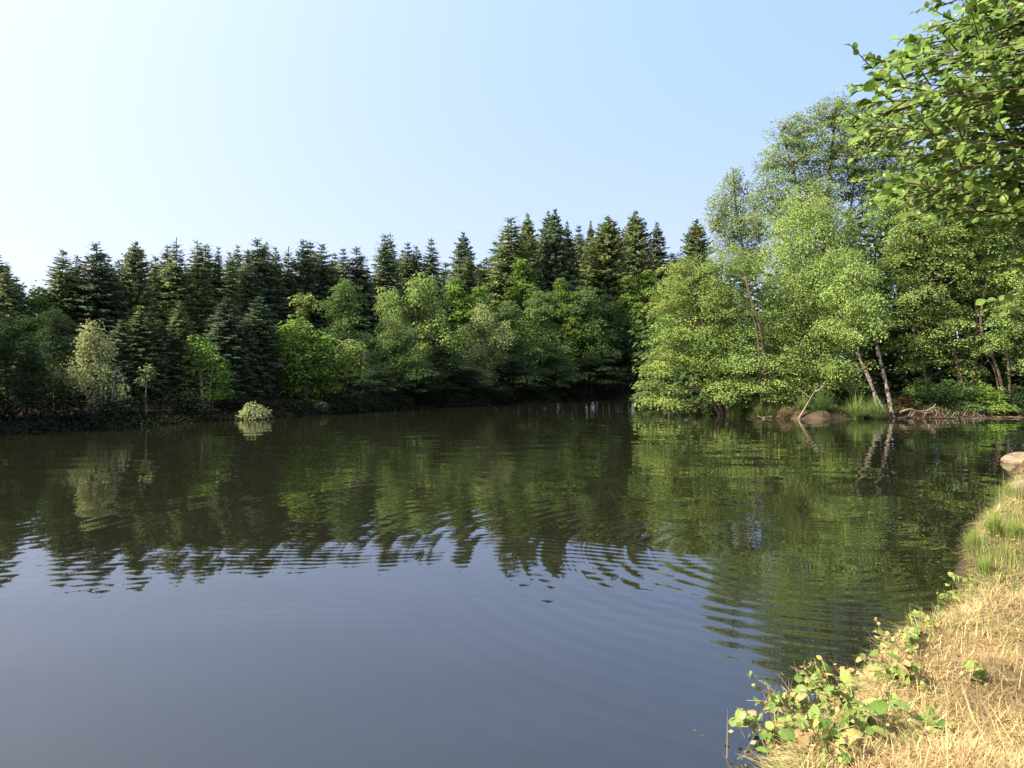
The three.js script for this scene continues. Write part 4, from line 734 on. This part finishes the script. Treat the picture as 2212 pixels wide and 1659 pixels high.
// plants of the near bank: cut stems with a few broad leaves each
M.stem = new THREE.MeshStandardMaterial({ color: new THREE.Color(0.30, 0.21, 0.10), roughness: 0.8 });
M.redStem = new THREE.MeshStandardMaterial({ color: new THREE.Color(0.28, 0.09, 0.05), roughness: 0.7 });
function near(u, v) { // the spot of the bank seen at u, v
  let D = 3; for (; D < 20; D += 0.02) { const x = (u - CX) / F * D, y = EYE + (HY - v) / F * D; if (y <= Math.max(0, ground(x, -D))) break; }
  const x = (u - CX) / F * D; return V(x, Math.max(0, ground(x, -D)), -D);
}
function bramble(s, u, v, n, spread, high, label, opt = {}) {
  seed(s);
  const p = near(u, v), t = thing('bramble_plant', p, label, 'plant', 'leafy plants on the near bank');
  const lf = new Faces();
  for (let k = 0; k < n * 5; k++) {
    const a = rnd() * 6.28, q = Math.sqrt(rnd()) * spread * 1.1, c = rr(0.6, 1.25), gr = rnd() < 0.35, h = Math.pow(rnd(), 1.5) * high * 0.9, d = V(gauss(), gauss() * 0.7, gauss()).normalize();
    const at = V(Math.cos(a) * q + (opt.dx ?? 0) * 0.6, 0, Math.sin(a) * q); const gy = ground(p.x + at.x, p.z + at.z); if (gy < 0.02 && rnd() < 0.8) continue; at.y = Math.max(0, gy) - p.y + h;
    if (rnd() < 0.3) lf.blade(at.setY(at.y - h), V(gauss() * 0.7, 1, gauss() * 0.7).normalize(), V(1, 0, 0), rr(0.06, high * 1.2), rr(0.003, 0.007), 0, [0.42 * c, 0.29 * c, 0.14 * c], 1);
    else lf.kite(at, d, V(0, 0, 0).crossVectors(d, V(gauss(), gauss(), gauss())).normalize(), rr(0.02, 0.05), rr(0.012, 0.035), gr ? [0.2 * c, 0.27 * c, 0.06 * c] : [0.42 * c, 0.32 * c, 0.13 * c]);
  }
  part('small_leaves', lf.geo(), M.straw, t, 'stuff');
  n = Math.round(n * 1.7); const stems = Math.max(3, Math.round(n / 4.5));
  for (let k = 0; k < stems; k++) {
    const a = rnd() * 6.28, e = V(Math.cos(a) * spread * rr(0.3, 1), high * rr(0.4, 1.1), Math.sin(a) * spread * rr(0.3, 1)).add(V(opt.dx ?? 0, 0, 0)), m = e.clone().multiplyScalar(0.5); m.y += high * 0.25;
    const o = V(gauss() * spread * 0.25, -0.03, gauss() * spread * 0.25), c = new THREE.CatmullRomCurve3([o, m, e]);
    part('stem', tube([o, m, e], 0.005, 0.002, 5, 8), rnd() < 0.35 ? M.redStem : M.stem, t);
    for (let j = 0; j < n / stems; j++) {
      const f = rr(0.3, 1), q = c.getPoint(f), dir = V(gauss(), rr(-0.6, 0.6), gauss()).normalize();
      putLeaf(t, BRAMBLE, q, dir, V(gauss() * 0.8 - 0.3, rr(0.3, 1), gauss() * 0.8 + 0.35).normalize(), rr(0.024, 0.072) * (opt.size ?? 1), rnd() < (opt.dry ?? 0.2) ? 3 + Math.floor(rnd() * 2) : Math.floor(rnd() * 3));
    }
  }
}
bramble(911, 1680, 1640, 52, 0.27, 0.3, 'leafy plant at the bottom edge of the picture where the bank meets the water', { dx: -0.06, size: 1.1 });
bramble(912, 1730, 1580, 52, 0.26, 0.3, 'plant with red cut stems reaching out over the water, left end of the bank', { dx: -0.12 });
bramble(913, 1800, 1545, 70, 0.32, 0.3, 'dense plant of green and yellowed leaves just above the left end of the bank', { dry: 0.4 });
bramble(914, 1775, 1510, 26, 0.16, 0.24, 'fresh green sprig standing highest over the water at the left corner of the bank', { dx: -0.08, dry: 0 });
bramble(915, 1870, 1520, 56, 0.28, 0.26, 'plant of mostly withered yellow leaves right of the dense plant', { dry: 0.65 });
bramble(916, 1850, 1600, 50, 0.28, 0.24, 'plant with large pale leaves near the bottom edge', { size: 1.3 });
bramble(917, 1780, 1640, 46, 0.26, 0.24, 'withered plant at the bottom edge between the leafy plant and the pale-leaved one', { dry: 0.5, size: 1.15 });
bramble(918, 1935, 1480, 34, 0.22, 0.2, 'small plant with one broad light leaf on the crest of the bank', { size: 1.15, dry: 0.4 });
bramble(927, 1960, 1420, 30, 0.2, 0.16, 'trailing plant along the crest between the upright plant and the round-leaved one', { dry: 0.35, dx: -0.06 });
bramble(928, 2020, 1365, 24, 0.2, 0.12, 'trailing plant at the brink under the thick brown stalk', { dry: 0.3, dx: -0.08 });
bramble(929, 2075, 1300, 20, 0.18, 0.1, 'low trailing plant at the brink just above the yellow flower', { dry: 0.2, dx: -0.08 });
bramble(930, 1900, 1490, 34, 0.22, 0.2, 'withered trailing plant on the crest below the upright plant', { dry: 0.55, dx: -0.06 });
bramble(919, 1990, 1600, 20, 0.2, 0.13, 'low plant with broad leaves in the straw near the bottom edge', { size: 1.3 });
bramble(920, 1925, 1440, 16, 0.12, 0.36, 'upright plant with jagged leaves on tall stems against the water', { dx: -0.05 });
bramble(921, 1990, 1395, 14, 0.14, 0.14, 'small plant with round green leaves at the water right of the upright plant', { dry: 0.1 });
bramble(922, 2095, 1490, 14, 0.14, 0.16, 'tuft of cut dark stems with shrivelled dark leaves in the straw', { dry: 0.4, size: 1.1 });
bramble(923, 2095, 1265, 16, 0.18, 0.12, 'round-leaved plant hanging over the edge below the rushes', { size: 0.95, dry: 0.1, dx: -0.1 });
bramble(924, 2170, 1260, 12, 0.24, 0.12, 'pale-leaved plant in the grass at the right edge above the straw', { size: 0.9, dry: 0.1 });
bramble(925, 2195, 1400, 12, 0.16, 0.08, 'green weed in the straw at the right edge', { size: 0.8, dry: 0 });
bramble(926, 2050, 1335, 14, 0.16, 0.08, 'low plant at the water beside the yellow flower', { size: 0.8, dry: 0.1 });

[[2105, 1200, 0.30, 'tall green rush tuft at the brink of the near bank, leaning over the water'], [2150, 1165, 0.34, 'tallest green rush tuft near the right edge, below the rocks'], [2195, 1175, 0.32, 'green rush tuft cut by the right edge of the picture'], [2130, 1250, 0.22, 'shorter yellow-green rush tuft in front of the tall ones']].forEach(([u, v, size, label], i) => tussock(951 + i, 0, 0, 0, size, label, [0.22, 0.28, 0.06], 0.007, 0.55, near(u, v)));
// single stalks and flowers
function stalk(s, u, v, tip, label, r = 0.003, mat = M.stem) {
  seed(s);
  const p = near(u, v), D = -p.z, e = px(tip[0], tip[1], D - 0.1).sub(p), m = e.clone().multiplyScalar(0.5); m.y += e.length() * 0.12;
  const o = thing('grass_stalk', p, label, 'stalk');
  part('stem', tube([V(0, -0.05, 0), m, e], r, r * 0.5, 5, 10), mat, o);
  const f = new Faces(), n = e.clone().sub(m).normalize();
  for (let k = 0; k < 10; k++) f.kite(e.clone().addScaledVector(n, -k * 0.012), n.clone().add(V(gauss() * 0.4, gauss() * 0.4, gauss() * 0.4)).normalize(), V(0, 0, 1), 0.025, 0.008, [0.34, 0.23, 0.11]);
  part('seed_head', f.geo(), M.straw, o);
}
stalk(931, 1600, 1690, [1503, 1578], 'lone dry stalk curving over the water at the bottom edge');
stalk(932, 2035, 1365, [1968, 1306], 'thick brown stalk leaning left over the water', 0.006, M.stem);
stalk(933, 2080, 1200, [2015, 1187], 'dry bent stalk hanging out over the water below the rushes', 0.004);
stalk(934, 1985, 1380, [1992, 1318], 'thin upright green stalk beside the thick brown one', 0.004, new THREE.MeshStandardMaterial({ color: new THREE.Color(0.15, 0.19, 0.06), roughness: 0.8 }));
stalk(935, 1700, 1600, [1655, 1538], 'reddish cut stalk sticking out over the water at the left end of the bank', 0.004, M.redStem);
stalk(936, 1690, 1640, [1600, 1640], 'red stalk lying level over the water near the bottom edge', 0.004, M.redStem);
function flower(s, u, v, n, col, label, name) {
  seed(s);
  const p = near(u, v), o = thing(name, p, label, 'flower'), f = new Faces();
  part('stem', tube([V(0, -0.03, 0), V(0.01, 0.08, 0)], 0.003, 0.002, 5, 2), M.stem, o);
  for (let k = 0; k < n; k++) { const a = rnd() * 6.28; f.kite(V(gauss() * 0.012, 0.08 + gauss() * 0.012, gauss() * 0.012), V(Math.cos(a), 0.5, Math.sin(a)).normalize(), V(-Math.sin(a), 0, Math.cos(a)), 0.02, 0.016, col); }
  part('petals', f.geo(), M.grass, o);
}
flower(941, 2075, 1318, 14, [0.75, 0.48, 0.02], 'small yellow flower at the edge of the bank', 'yellow_flower');
flower(942, 1943, 1398, 16, [0.55, 0.03, 0.10], 'small crimson flower head beside the upright plant', 'red_flower');

renderer.render(scene, camera);
